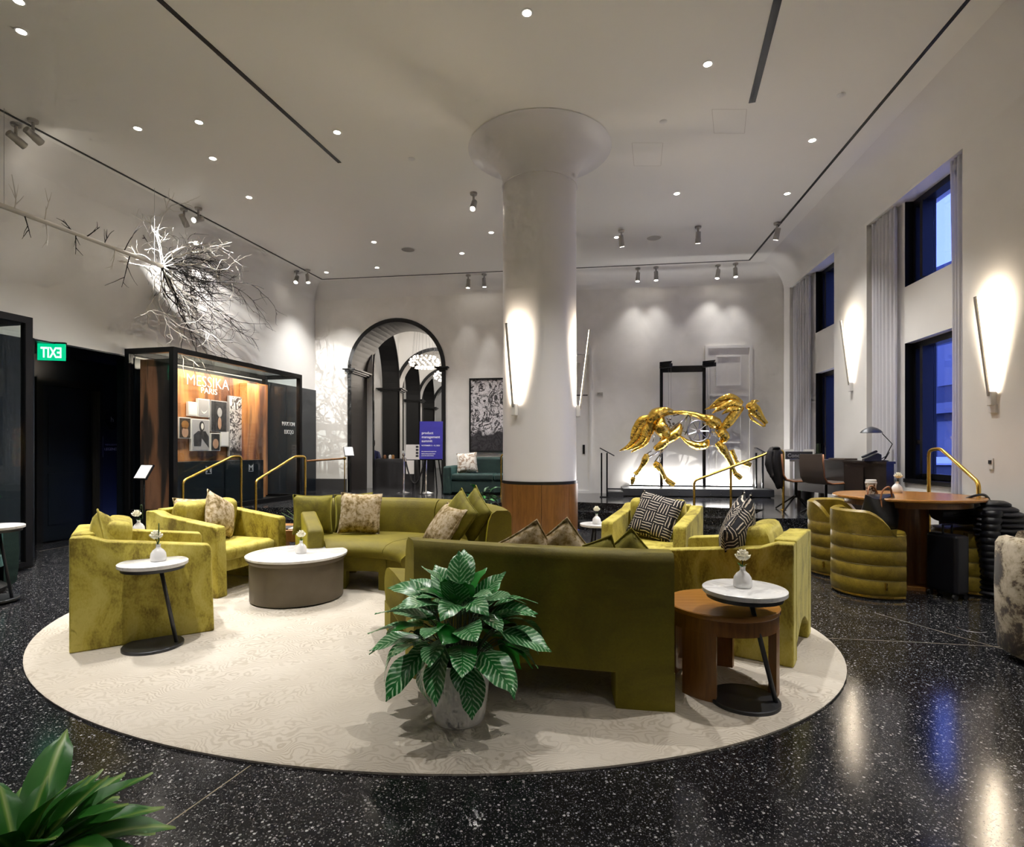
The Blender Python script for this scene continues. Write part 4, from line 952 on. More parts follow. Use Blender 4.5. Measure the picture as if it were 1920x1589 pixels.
# ------------------------------------------------------------------ tables
ct = thing('coffee_table', 'low round drum coffee table with white marble top and taupe side', 'coffee table', (-1.935,5.05,RZ))
MB().lathe([(.0,.378),(.425,.378),(.432,.384),(.432,.398),(.42,.402),(.0,.402)], seg=64).build('table_top', 'marble', ct, smooth=40)
MB().lathe([(.395,.012),(.40,.34),(.425,.365),(.425,.378),(.38,.378),(.38,.012)], seg=64).build('drum', 'table_drum', ct, smooth=40)
MB().lathe([(.37,.0),(.375,.014),(.0,.014)], seg=48).build('foot_ring', 'black_trim', ct)
def c_table(label, p, zt, r, br, edge):
    t = thing('side_table', label, 'side table', (*p, RZ), 0, 'small white round side tables')
    MB().lathe([(.0,zt-.028),(r-.006,zt-.028),(r,zt-.022),(r,zt-.004),(r-.005,zt),(.0,zt)], seg=48).build('table_top', 'marble', t, smooth=40)
    MB().lathe([(.0,zt-.052),(r-.022,zt-.052),(r-.018,zt-.028),(.0,zt-.028)], seg=48).build('under_plate', 'steel_dark', t, smooth=40)
    MB().lathe([(.0,.0),(br,.0),(br,.016),(br-.004,.02),(.0,.02)], seg=48).build('base_plate', 'steel_dark', t, smooth=40)
    MB().tube([(edge[0],edge[1],.015),(edge[2],edge[3],zt-.045)], .0125, 12).build('leaning_post', 'steel_dark', t, smooth=True)
    return t
c_table('small white round side table in front of the left armchair', (-2.425,3.785), .575, .207, .182, (.14,.03,.05,.0))
c_table('small white round side table at the right, over the walnut table', (1.23,2.965), .60, .212, .178, (.14,-.06,.02,-.02))
c_table('small white round side table beyond the front left armchair', (-3.42,5.10), .575, .205, .18, (.14,.03,.05,.0))
# walnut ring table
wt = thing('wood_side_table', 'round walnut side table on slab legs between sofa and right armchair', 'side table', (1.20,3.20,RZ))
MB().lathe([(.0,.43),(.30,.43),(.305,.436),(.305,.455),(.30,.46),(.0,.46)], seg=56).build('table_top', 'walnut_top', wt, smooth=40)
MB().lathe([(.262,.35),(.296,.35),(.296,.43),(.262,.43)], seg=56).build('apron', 'walnut', wt, smooth=40)
for a in (225, 335, 75, 150): MB().lathe([(.255,0),(.297,0),(.297,.36),(.255,.36)], seg=8, a0=math.radians(a-19), a1=math.radians(a+19)).build('leg', 'walnut', wt, smooth=40)
# low oak table between back chair and back sofa
ot = thing('oak_table', 'low oak block table with an open book between the armchair and the back sofa', 'side table', (-2.36,6.25,RZ))
MB().box(-.34,.34,-.28,.28,.34,.47).build('table_top','oak',ot,bevel=.01)
for x in (-.28,.28):
    for y in (-.22,.22): MB().box(x-.05,x+.05,y-.05,y+.05,0,.34).build('leg','oak',ot)
bk = thing('open_book', 'flat black and white book lying on the low oak table', 'book', (-2.40,6.12,RZ+.47)); MB().box(-.17,.0,-.12,.12,0,.012).build('cover','print_dark',bk); MB().box(.0,.17,-.12,.12,0,.012).build('pages','paper',bk)
rd = thing('reed_stems', 'pair of thin green reeds sticking up from the low oak table', 'stems', (-2.22,6.12,RZ+.47))
for b in ((-.30,.0,.17),(-.26,.05,.19)): MB().tube([(0,0,.0),b], .004, 6).build('reed','stem',rd)
MB().lathe([(.0,0),(.02,0),(.022,.03),(.015,.05)], seg=14).build('holder','ceramic',rd,smooth=True)
# small pale table by the column
st = thing('pedestal_table', 'small pale round table on dark legs between the column and the facing armchair', 'side table', (1.0,6.55,0))
MB().lathe([(.0,.455),(.20,.455),(.205,.465),(.205,.48),(.0,.485)], seg=40).build('table_top','marble',st,smooth=40)
for k in range(3):
    a = 2*PI*k/3-.4; MB().tube([(.06*math.cos(a),.06*math.sin(a),.46),(.15*math.cos(a),.15*math.sin(a),0)], .012, 8).build('leg','black_metal',st)
# far left corner: another white table top and a dark green chair, both cut by the picture edge
c_table('white round side table cut by the left picture edge', (-4.56,4.92), .66, .22, .18, (.14,.03,.05,.0))

# ------------------------------------------------------------------ bud vases with one pale rose
def rose(mb, c, r):
    for k in range(3):
        for j in range(5):
            a = 2*PI*j/5+k*.7; tilt = .25+.42*k; rr = r*(.45+.28*k)
            rows = []
            for v in range(4):
                row = []
                for u in range(5):
                    uu = (u/4-.5)*1.5; vv = v/3; R_ = rr*(.35+.65*math.sin(vv*1.7)); 
                    row.append((c[0]+R_*math.cos(a+uu*(.75)), c[1]+R_*math.sin(a+uu*.75), c[2]+r*(vv*1.05*math.cos(tilt*.8)-.25*k*.6)+.004*math.sin(u*2+j)))
                rows.append(row)
            mb.rings(rows, closed=False)
    mb.ball(c, r*.35, 8); return mb
def vase(label, p, s=1.0, flower=(0,0), loop=None, mat='ceramic'):
    t = thing('bud_vase', label, 'vase', tuple(p), random.uniform(0,6), 'white bud vases with a pale rose')
    prof = [(0,0),(.042,0),(.048,.008),(.049,.03),(.045,.055),(.032,.075),(.018,.086),(.014,.094),(.014,.108),(.017,.112),(.012,.112),(.010,.09),(.0,.085)]
    MB().lathe([(r*s,z*s) for r,z in prof], seg=28).build('vase_body', mat, t, smooth=50)
    fx, fy = flower; h = .155*s
    MB().tube([(0,0,.09*s),(fx*.4,fy*.4,.12*s),(fx,fy,h-.01)], .0028, 6).build('stem', 'stem_dark', t)
    fl_ = rose(MB(), (fx,fy,h+.005*s), .040*s).build('rose', 'rose', t, smooth=True); fl_.modifiers.new('thick','SOLIDIFY').thickness = .0015
    for k in range(3):
        a = 2.1*k; MB().rings([[(0,0,.105*s),(.001,.001,.105*s)],[(.018*math.cos(a),.018*math.sin(a),.122*s),(.018*math.cos(a+.7),.018*math.sin(a+.7),.12*s)],[(.033*math.cos(a+.3),.033*math.sin(a+.3),.128*s),(.034*math.cos(a+.32),.034*math.sin(a+.32),.128*s)]], closed=False).build('leaf','leaf_plain',t)
    if loop:
        q = [(0,0,.10*s),(loop[0]*.6,loop[1]*.6,.20*s),(loop[0]*.9,loop[1]*.9,.245*s),(loop[0]*1.5,loop[1]*1.5,.25*s),(loop[0]*1.9,loop[1]*1.9,.21*s),(loop[0]*1.9,loop[1]*1.9,.12*s)]
        MB().tube(smooth_path(q,4), .0025*s, 6).build('grass_loop','stem',t,smooth=True)
    return t
vase('white bud vase with a rose and a grass loop on the front left side table', (-2.40,3.80,RZ+.575), 1.0, (.03,.02), (.012,.0))
vase('white bud vase with a rose on the coffee table', (-1.89,5.02,RZ+.402), 1.0, (0,0))
vase('white bud vase with a pale rose on the right side table over the walnut table', (1.225,2.975,RZ+.60), .98, (.0,.0))
vase('small white bud vase with a rose by the column behind the sofa', (.985,6.52,.485), 1.0, (0,0))
vase('white bud vase with a curled grass loop behind the front left armchair', (-3.40,5.10,RZ+.575), 1.0, (.02,.0), (-.018,.0))

# ------------------------------------------------------------------ potted plants
def leaf_mesh(name, L, Wd, droop, mat, fold=.18, n=9, tip=1.0):
    rows = []
    for j in range(n+1):
        v = j/n; wv = Wd*(math.sin(PI*min(1,v**.88))**.62)*(1-.12*v*tip)*min(1,(1-v)*5+.05)+.0008
        y = L*(math.sin(droop*v)/droop if droop > .01 else v); z = -L*((1-math.cos(droop*v))/droop if droop > .01 else 0)
        rows.append([(u*wv, y, z+abs(u)*fold*wv+.006*math.sin(9*v+3*u)*abs(u)) for u in (-1,-.66,-.33,0,.33,.66,1)])
    return MB().rings(rows, closed=False).mesh(name, mat, smooth=True)
def plant(label, p, pot, leaves, meshes, stemr=.003, soil=None, center=(0,0), rootr=.05):
    t = thing('potted_plant', label, 'plant', tuple(p))
    if pot: MB().lathe(pot, seg=48).build('pot', pot_mat, t, smooth=45)
    if soil: MB().lathe([(.0,soil[1]),(soil[0],soil[1]-.01)], seg=32).build('soil', 'soil', t)
    for (px, py, pz, az, pitch, roll, k, sc) in leaves:
        o = bpy.data.objects.new('leaf', meshes[k % len(meshes)]); COL.objects.link(o); o.parent = t
        R = Matrix.Rotation(az, 4, 'Z') @ Matrix.Rotation(pitch, 4, 'X') @ Matrix.Rotation(roll, 4, 'Y')
        o.matrix_local = Matrix.Translation((px,py,pz)) @ R @ Matrix.Scale(sc, 4)
        d = math.hypot(px, py); b = Vector((px,py,0)).normalized()*min(rootr, d) if d > 1e-4 else Vector((0,0,0))
        z0 = soil[1]-.02 if soil else 0
        back = R @ Vector((0,-.05,0))
        MB().tube(smooth_path([(b.x,b.y,z0),(lerp(b.x,px,.45),lerp(b.y,py,.45),lerp(z0,pz,.7)),(px+back.x*.4,py+back.y*.4,pz+back.z*.4),(px,py,pz)],3), stemr, 5).build('leaf_stem', 'stem_dark', t)
    return t
pot_mat = 'white_gloss'
lm = [leaf_mesh('leaf_a', .25, .070, .55, 'leaf_striped'), leaf_mesh('leaf_b', .24, .064, .9, 'leaf_striped'), leaf_mesh('leaf_c', .265, .066, .35, 'leaf_striped'), leaf_mesh('leaf_d', .20, .066, .5, 'leaf_plain'), leaf_mesh('leaf_e', .25, .068, 1.2, 'leaf_striped')]
rnd = random.Random(11); LV = []
for ring, (cnt, r0, z0, pit) in enumerate(((8,.05,.57,1.05),(12,.11,.55,.66),(15,.17,.49,.32),(16,.21,.42,-.02),(13,.21,.375,-.42),(6,.175,.35,-.8))):
    for i in range(cnt):
        az = 2*PI*i/cnt+ring*.5+rnd.uniform(-.22,.22); r = r0*rnd.uniform(.8,1.25)
        LV.append((-r*math.sin(az), r*math.cos(az), z0+rnd.uniform(-.03,.05), az, pit+rnd.uniform(-.22,.22), rnd.uniform(-.5,.5), (3 if rnd.random() < .10 else rnd.choice((0,0,1,2,4))), rnd.uniform(.82,1.12)))
for az, pit, k in ((PI+.25,1.15,3),(PI-.35,1.25,3),(.1,1.35,2),(1.75,.75,3)):
    LV.append((-.05*math.sin(az), .05*math.cos(az), .56, az, pit, 0, k, 1.0))
plant('striped green leafy plant in a glossy white pot on the front of the rug', (-.262,2.775,RZ), [(0,0),(.118,0),(.126,.008),(.134,.05),(.160,.275),(.166,.295),(.166,.305),(.150,.305),(.146,.26),(.0,.25)], LV, lm, soil=(.148,.285), rootr=.06)
# foreground rosette cut by the lower left corner
pot_mat = 'planter_stone'
lr = [leaf_mesh('leaf_r1', .30, .050, .45, 'leaf_rosette', .35), leaf_mesh('leaf_r2', .27, .048, .7, 'leaf_rosette', .3), leaf_mesh('leaf_r3', .24, .046, .3, 'leaf_rosette', .4)]
LV = []
for ring, (cnt, r0, z0, pit, sc) in enumerate(((7,.02,.43,1.05,.85),(10,.04,.43,.75,1.05),(13,.055,.42,.42,1.15),(15,.065,.40,.12,1.2),(14,.07,.38,-.2,1.1))):
    for i in range(cnt):
        az = 2*PI*i/cnt+ring*.37+rnd.uniform(-.12,.12)
        LV.append((-r0*math.sin(az), r0*math.cos(az), z0, az, pit+rnd.uniform(-.12,.12), rnd.uniform(-.3,.3), rnd.randrange(3), sc*.80*rnd.uniform(.85,1.1)))
plant('blurred dark green rosette plant cut by the lower left picture corner', (-1.13,1.28,0), [(0,0),(.12,0),(.15,.30),(.155,.33),(.14,.33),(.13,.30),(0,.30)], LV, lr, .004, soil=(.135,.32), rootr=.03)
# ------------------------------------------------------------------ branch sculpture hanging along the left wall
AX = Vector((.238,1,0)).normalized(); SD = Vector((1,-.238,0)).normalized(); UP = Vector((0,0,1))
def TP(Y, z=4.04): return Vector((-7.10+.238*Y, Y, z))
sc_ = thing('branch_sculpture', 'suspended bare tree sculpture with long trunk and spreading branch crown along the left wall', 'sculpture', tuple(TP(5.6)))
O_ = TP(5.6); end = TP(8.24)-O_
MB().tube([(0,0,0), end*.35, end*.7, end], [.030,.027,.024,.030], 10).build('trunk', 'bark_lit', sc_, smooth=True)
rb = random.Random(5)
def twig(mb, p, d, L, r, n, wob, pull, lvl, kids_n, spread):
    pts = [p.copy()]; dirs = [d.copy()]; q = p.copy(); dd = d.copy(); curl = Vector((rb.uniform(-1,1),rb.uniform(-1,1),rb.uniform(-1,1)))*.25
    for i in range(n):
        dd = (dd+pull*(.10+.10*i/n)+curl*.35*wob+Vector((rb.uniform(-1,1),rb.uniform(-1,1),rb.uniform(-1,1)))*wob*.45).normalized(); q = q+dd*(L/n); pts.append(q.copy()); dirs.append(dd.copy())
    mb.tube(pts, [lerp(r, r*.35, i/n) for i in range(n+1)], 4 if lvl else 5, cap=False)
    if lvl < 2:
        for k in range(kids_n):
            i = rb.randint(max(1,n//4), n-1)
            nd = (dirs[i]+Vector((rb.uniform(-1,1),rb.uniform(-1,1),rb.uniform(-1,1)))*spread).normalized()
            twig(mb, pts[i], nd, L*rb.uniform(.35,.6), r*.6, max(4,n-3), wob*1.15, pull*.7, lvl+1, max(2,kids_n-2), spread)
bend = Vector((.24,.90,-.34)).normalized()
for ring in range(3):
    mb = MB()
    for k in range(14):
        th = 2*PI*(k+.33*ring)/14+rb.uniform(-.15,.15); rad = SD*math.cos(th)*.75+UP*math.sin(th)
        start = end-AX*.02*ring
        twig(mb, start, (rad*(1.0-.15*ring)+AX*(.05+.30*ring)).normalized(), rb.uniform(.95,1.25)*(1.25 if math.sin(th) < -.2 else .95), .010, 14, .66, bend*(.5+.4*ring), 0, 5, .9)
    mb.build('branch_crown', ['bark_lit','bark_unlit','bark_unlit'][ring] if ring else 'bark_lit', sc_, smooth=True)  # first ring coloured as if spotlit, trailing rings as if in shade
for Y, a, L in ((6.3,1.5,.42),(6.4,-1.4,.26),(6.62,1.2,.28),(6.64,-1.3,.28),(6.95,2.4,.2),(6.98,-1.9,.25),(7.1,.6,.22),(7.35,1.6,.3),(7.62,1.35,.36),(7.5,-1.5,.3),(7.72,-2.2,.5)):
    mb = MB(); twig(mb, TP(Y)-O_, (SD*math.cos(a)*.7+UP*math.sin(a)+AX*rb.uniform(-.2,.4)).normalized(), L, .009, 6, .3, Vector((0,0,0)), 1, 3, .6); mb.build('side_twig', 'bark_unlit' if rb.random() < .5 else 'bark_lit', sc_, smooth=True)
mb = MB()
for k in range(12):
    a = 2*PI*k/12; twig(mb, Vector((0,0,0))+AX*.28, (SD*math.cos(a)+UP*math.sin(a)-AX*.5).normalized(), .55, .014, 8, .4, -AX*.6, 0, 2, .7)
mb.build('root_ball', 'bark_unlit', sc_, smooth=True)
for Y in (6.2, 8.1): MB().tube([TP(Y)-O_, TP(Y)-O_+Vector((0,0,ZC-4.06))], .002, 5).build('hanging_wire', 'steel', sc_)

# ------------------------------------------------------------------ gilded horse on its platform
HP0, _ = BW.hit(1168, 918, .80); HP1, _ = BW.hit(1452, 918, .80); ZP = DZ+.165
pf = thing('plinth', 'long low dark steel platform under the golden horse', 'platform', tuple(BW.at((HP0+HP1)/2, DZ)))
PB = basis(Vector((0,0,0)), BW.d, -BW.n, UP); hl = (HP1-HP0)/2
MB().box(-hl, hl, -.80, -.06, .02, .165, PB).build('deck', 'steel_dark', pf, bevel=.006)
MB().box(-hl+.05, hl-.05, -.75, -.08, 0, .02, PB).build('kick_base', 'black_trim', pf)
MB().box(-hl-.30, -hl, -.98, -.80+.25, .0, .105, PB).build('outrigger', 'steel_dark', pf)
MB().box(-hl-.30, -hl+.1, -.30, -.22, .10, .13, PB).build('outrigger_rail', 'steel_dark', pf)
for x in (-.55, -.35, .25, .45):
    for z in (.06, .11): MB().ball(tuple(PB @ Vector((x, -.803, z))), .010, 6).build('bolt', 'steel', pf)
def H(px, py, dy=0.0, o=.44):
    s, z = BW.hit(px, py, o); return BW.at(s, z, o+dy)
# gantry behind the horse
gz = H(1240, 690, 0, .16).z
gt = thing('gantry_frame', 'black steel goal-post frame standing behind the golden horse', 'frame', tuple(BW.at(BW.hit(1240,900,.16)[0], ZP, .16)))
gO = Vector(gt.location)
for px in (1240, 1320):
    s, _ = BW.hit(px, 800, .16); MB().box(s-.03, s+.03, -.19, -.13, ZP, gz+.02, Matrix.Translation(-gO) @ BW.mat(0,0)).build('post', 'black_metal', gt)
s0, _ = BW.hit(1240, 700, .16); s1, _ = BW.hit(1320, 700, .16)
MB().box(s0, s1, -.19, -.13, gz-.10, gz+.03, Matrix.Translation(-gO) @ BW.mat(0,0)).build('crossbar', 'black_metal', gt)
for s in (s0, s1):
    MB().prism([(-.05,0),(.17,.06),(.20,.12),(-.05,.10)], -.05, .0, Matrix.Translation(-gO) @ BW.mat(s, gz, .16) @ Matrix(((1,0,0,0),(0,0,1,0),(0,1,0,0),(0,0,0,1))) @ Matrix.Translation((0,0,-.1))).build('bracket', 'black_metal', gt)
    MB().prism([(-.05,-.26),(.14,-.40),(.20,-.36),(-.03,-.12)], gz-.02, gz+.06, Matrix.Translation(-gO) @ BW.mat(s, 0, .0)).build('wing_plate', 'black_metal', gt)
for px in (1253, 1258, 1326, 1331):
    s, _ = BW.hit(px, 800, .3); MB().tube([BW.at(s, gz, .3)-gO, BW.at(s, 1.95, .35)-gO], .003, 5).build('chain', 'steel', gt)
hb = BW.hit(1300, 900, .44)[0]
hs = thing('horse_sculpture', 'golden galloping horse sculpture of plates and steel rods on the platform', 'sculpture', tuple(BW.at(hb, ZP, .44)))
hO = Vector(hs.location)
def plate(name, pts, rs, flat=.6, mat='gold', seg=12, n=5, dy=0.0):
    """tube swept through photo-plane points; rs in metres; thickness across the wall scaled by flat"""
    P = [H(p[0], p[1], (p[2] if len(p) > 2 else 0)+dy)-hO for p in pts]
    SP = smooth_path(P, n); RS = []
    for i in range(len(P)-1):
        for k in range(n): RS.append(lerp(rs[i], rs[i+1], k/n))
    RS.append(rs[-1]); mb = MB(); nn = BW.n; rings = []
    for i, p in enumerate(SP):
        t = (SP[min(i+1,len(SP)-1)]-SP[max(i-1,0)]).normalized(); u = t.cross(nn).normalized(); q = u.cross(t)
        rings.append([p+u*math.cos(2*PI*k/seg)*RS[i]+q*math.sin(2*PI*k/seg)*RS[i]*flat for k in range(seg)])
    return mb.rings(rings).build(name, mat, hs, smooth=45)
def rod(pts, r=.014, mat='steel', dy=0.0, name='steel_rod'):
    P = [H(p[0], p[1], (p[2] if len(p) > 2 else 0)+dy)-hO for p in pts]
    return MB().tube(P, r, 7).build(name, mat, hs, smooth=True)
# rump, back, barrel plates
plate('rump_plate', [(1222,815),(1220,795),(1230,779),(1248,772),(1266,775)], [.03,.10,.15,.10,.03], 1.3)
plate('thigh_plate', [(1240,780),(1238,800),(1250,815),(1262,822)], [.05,.16,.13,.04], 1.4)
plate('thigh_plate', [(1276,795),(1268,812),(1252,823),(1240,832)], [.03,.12,.11,.06], 1.3)
plate('back_plate', [(1258,773),(1280,774),(1300,777),(1318,783),(1332,789)], [.03,.05,.05,.07,.05], 2.2)
plate('belly_plate', [(1276,818),(1290,830),(1306,836),(1322,834),(1328,824)], [.015,.05,.09,.09,.02], 1.6)
plate('shoulder_plate', [(1316,780),(1328,788),(1342,795),(1350,804)], [.04,.13,.13,.04], 1.4)
plate('chest_plate', [(1342,806),(1352,812),(1358,820),(1352,830)], [.04,.11,.11,.05], 1.2)
# neck and head
plate('neck_plate', [(1352,806),(1366,792),(1380,774),(1392,763)], [.05,.10,.10,.05], .7)
plate('throat_plate', [(1366,800),(1374,788),(1384,776)], [.012,.035,.012], .5, 'steel_dark')
plate('head_plate', [(1399,764),(1408,763),(1416,771),(1424,780),(1431,788),(1437,795)], [.03,.115,.125,.085,.055,.045], .75)
plate('jaw_plate', [(1404,776),(1410,786),(1420,793),(1430,799),(1435,798)], [.02,.028,.018,.016,.022], .8)
plate('ear', [(1410,758,.06),(1416,753,.06),(1423,753,.06)], [.03,.03,.004], .6); plate('ear', [(1408,758,-.06),(1413,752,-.06),(1419,751,-.06)], [.03,.03,.004], .6)
MB().ball(tuple(H(1416,771,.09)-hO), .022, 8).build('eye', 'steel_dark', hs, smooth=True)
for i, (p, r) in enumerate(((((1392,758),(1376,749),(1352,758),(1322,768)), (.05,.09,.06,.004)), (((1390,762),(1372,757),(1350,766),(1334,776)), (.05,.08,.05,.004)), (((1388,752),(1370,745),(1350,750),(1330,764)), (.04,.075,.05,.004)), (((1384,768),(1368,768),(1352,778)), (.04,.06,.004)))):
    plate('mane_lock', p, r, .6, dy=(-.03,.04,0,.05)[i])
for i, (p, r) in enumerate(((((1228,783),(1208,792),(1195,818),(1180,836),(1161,846)), (.05,.10,.08,.05,.003)), (((1226,786),(1212,806),(1204,826),(1190,838),(1174,844)), (.05,.08,.06,.035,.003)), (((1228,790),(1218,812),(1210,830),(1196,840),(1183,849)), (.04,.06,.06,.04,.003)), (((1224,782),(1203,788),(1190,806),(1183,824)), (.04,.08,.06,.02)))):
    plate('tail_lock', p, r, .5, dy=(0,.05,-.04,.02)[i])
# legs: each a chain of gold castings with steel rods between
def leg(parts, rods, hoof, dy):
    for p, r in parts: plate('leg_casting', p, r, .9, dy=dy)
    for p in rods: rod(p, .016, dy=dy)
    plate('hoof', hoof[0], hoof[1], 1.0, dy=dy)
leg([(((1250,826),(1240,834),(1226,843)), (.06,.085,.05)), (((1212,852),(1209,862),(1203,874)), (.045,.075,.04)), (((1203,872),(1197,882),(1190,890)), (.04,.035,.055))], [[(1232,838),(1210,853)],[(1236,846),(1214,858)],[(1190,890),(1188,897)]], (((1188,895),(1186,900),(1184,909)), (.04,.055,.012)), .10)
leg([(((1248,830),(1243,836)), (.06,.05)), (((1228,868),(1234,874),(1240,882)), (.045,.085,.055)), (((1240,880),(1245,890),(1249,899)), (.05,.04,.055))], [[(1247,832),(1252,837),(1238,853),(1228,868)],[(1240,838),(1239,866)]], (((1250,899),(1257,905),(1266,910)), (.05,.06,.05)), -.10)
leg([(((1342,830),(1352,841),(1360,853)), (.05,.095,.06)), (((1358,850),(1365,862),(1370,872)), (.06,.055,.045)), (((1370,872),(1373,880),(1376,888)), (.045,.035,.05))], [[(1348,820),(1344,834)]], (((1375,888),(1381,892),(1387,897)), (.045,.055,.05)), .10)
leg([(((1374,844),(1377,852),(1382,862)), (.05,.05,.04)), (((1380,862),(1385,869)), (.035,.05))], [[(1350,834),(1374,848)],[(1384,868),(1392,868)]], (((1392,867),(1400,869),(1410,873)), (.035,.06,.05)), -.10)
# wheel and steel frame in the barrel
wc = H(1308,809,.08)-hO; wr = .215
Bn = basis(wc, BW.d, UP, BW.n)
MB().tube([Bn @ Vector((wr*math.cos(2*PI*k/32), wr*math.sin(2*PI*k/32), 0)) for k in range(33)], .017, 8, cap=False).build('wheel_rim', 'steel', hs, smooth=True)
for k in range(9):
    a = 2*PI*k/9; MB().tube([wc, Bn @ Vector((wr*math.cos(a), wr*math.sin(a), 0))], .009, 6).build('wheel_spoke', 'steel', hs)
MB().lathe([(0,-.03),(.04,-.03),(.045,0),(.04,.03),(0,.03)], seg=14, M4=Bn).build('wheel_hub', 'steel', hs, smooth=40)
for p in ([(1262,780),(1282,776),(1304,780),(1326,790)], [(1275,818),(1282,800),(1290,778)], [(1262,800),(1280,788),(1292,778)], [(1256,806),(1272,796),(1290,780)], [(1252,790),(1262,802),(1274,812)], [(1278,808),(1288,812)], [(1290,778),(1300,790)], [(1326,790),(1333,806),(1330,822)], [(1334,808),(1342,818)], [(1276,820),(1292,826),(1312,826)], [(1250,784),(1258,794),(1254,806)], [(1296,779),(1292,800),(1284,816)], [(1340,812),(1330,812)], [(1330,836),(1344,838)], [(1228,815),(1224,830)], [(1392,762),(1400,766)], [(1366,790),(1352,800)]):
    rod(p, .011)
for p in ((1256,786),(1262,795),(1290,778),(1336,814),(1250,800),(1344,808)): MB().ball(tuple(H(*p, .05)-hO), .028, 8).build('joint', 'steel', hs, smooth=True)
# strip lamp at the foot of the wall
lp = thing('strip_light', 'bright white strip light at the foot of the wall behind the horse', 'light', tuple(BW.at(hb, ZP, .06)))
MB().box(-1.25, 1.25, -.02, .02, .0, .03, PB).build('housing', 'steel_dark', lp); MB().box(-1.24, 1.24, -.012, .012, .03, .036, PB).build('diffuser', 'led_cool', lp)
l = bpy.data.lights.new('strip_lamp', 'AREA'); l.shape = 'RECTANGLE'; l.size = 2.5; l.size_y = .04; l.energy = 22; l.color = (1,.97,.95)
o = bpy.data.objects.new('strip_lamp', l); COL.objects.link(o); o.parent = lp; o.matrix_local = PB @ Matrix.Translation((0,0,.045)) @ Matrix.Rotation(PI, 4, 'X') @ Matrix.Rotation(.35, 4, 'X')
# label rail stands at the ends of the platform
def label_rail(label, px, o):
    s, _ = BW.hit(px, 930, o); t = thing('label_rail', label, 'stand', tuple(BW.at(s, DZ, o)))
    MB().box(-.035,-.005,-.02,.02,0,.88,PB).build('post','black_metal',t); MB().box(-.14,-.11,.05,.09,0,.88,PB).build('post','black_metal',t)
    MB().box(-.16,.16,-.09,.09,-.01,.01,PB @ Matrix.Translation((-.02,0,.90)) @ Matrix.Rotation(.5,4,'Y')).build('label_panel','steel_dark',t)
    MB().box(-.16,.02,-.05,.10,0,.015,PB).build('foot','black_metal',t)
label_rail('black label stand left of the golden horse platform', 1140, 1.02)
label_rail('black label stand at the right end of the horse platform', 1432, .40)

# ------------------------------------------------------------------ painting, green sofa, stanchions, signs near the arch
a0, z1 = BW.hit(880, 710, .04); a1, z0 = BW.hit(966, 848, .04)
pt = thing('painting', 'large framed black and white drawing on the back wall beside the column', 'painting', tuple(BW.at((a0+a1)/2, (z0+z1)/2, .03)))
w_, h_ = (a1-a0)/2, (z1-z0)/2
for q in ((-w_,w_,-h_,-h_+.035),(-w_,w_,h_-.035,h_),(-w_,-w_+.035,-h_+.035,h_-.035),(w_-.035,w_,-h_+.035,h_-.035)): MB().box(q[0],q[1],-.03,.03,q[2],q[3],PB).build('frame_side','black_trim',pt)
cv = MB().box(-w_+.035,w_-.035,-.008,.02,-h_+.035,h_-.035).build('canvas','drawing',pt); cv.matrix_local = PB
a0, _ = BW.hit(834, 900, .75)
gs = thing('green_sofa', 'dark green velvet sofa under the large drawing on the dais', 'sofa', tuple(BW.at(a0, DZ, 0)))
for i, x in enumerate((0, 1.95)): MB().box(x, x+.17, -.92, -.10, .0, .60, PB).build('arm','green_velvet',gs,bevel=.05,seg=3)
MB().box(.17,1.95,-.30,-.08,.1,.78,PB).build('backrest','green_velvet',gs,bevel=.06,seg=3); MB().box(.17,1.95,-.88,-.25,.05,.30,PB).build('seat_base','green_velvet',gs,bevel=.02)
for i in range(2): MB().box(.175+i*.89,1.06+i*.885,-.90,-.28,.30,.44,PB).build('seat_cushion','green_velvet',gs,bevel=.04,seg=3)
p = BW.at(a0+.42, DZ+.44, .50); cushion('pale botanical cushion on the dark green sofa', tuple(p), .44, .15, 'botanical', math.atan2(BW.d.y,BW.d.x)+.15, .25, -.08)
def stanchion(label, px, Y):
    p = W_(px, 900, Y); t = thing('stanchion', label, 'stanchion', (p.x, Y, DZ), 0, 'chrome rope stanchions')
    MB().lathe([(0,0),(.16,0),(.165,.012),(.12,.025),(.03,.045),(.022,.06),(.022,.80),(.03,.80),(.034,.83),(.03,.86),(0,.87)], seg=28).build('pole','chrome',t,smooth=40)
    MB().lathe([(.022,.74),(.036,.745),(.036,.775),(.022,.78)], seg=20).build('rope_collar','chrome',t,smooth=40); return t
s1_ = stanchion('chrome rope stanchion left of the blue sign', 757, 12.15); s2_ = stanchion('chrome rope stanchion in front of the blue sign', 799, 12.05)
A, B_ = Vector(s1_.location)+Vector((.03,0,.76)), Vector(s2_.location)+Vector((-.03,0,.76))
rp = thing('rope', 'sagging black velvet rope between the two chrome stanchions', 'rope', tuple(A)); q = [(B_-A)*u+Vector((0,0,-.55*4*u*(1-u)*1.0)) for u in [i/14 for i in range(15)]]
MB().tube(q, .017, 8).build('rope_cord','cloth_black',rp,smooth=True); MB().tube([q[0],q[1]*.5], .021, 8).build('rope_end','chrome',rp); MB().tube([q[-1],q[-1]*.7+q[-2]*.3], .021, 8).build('rope_end','chrome',rp)
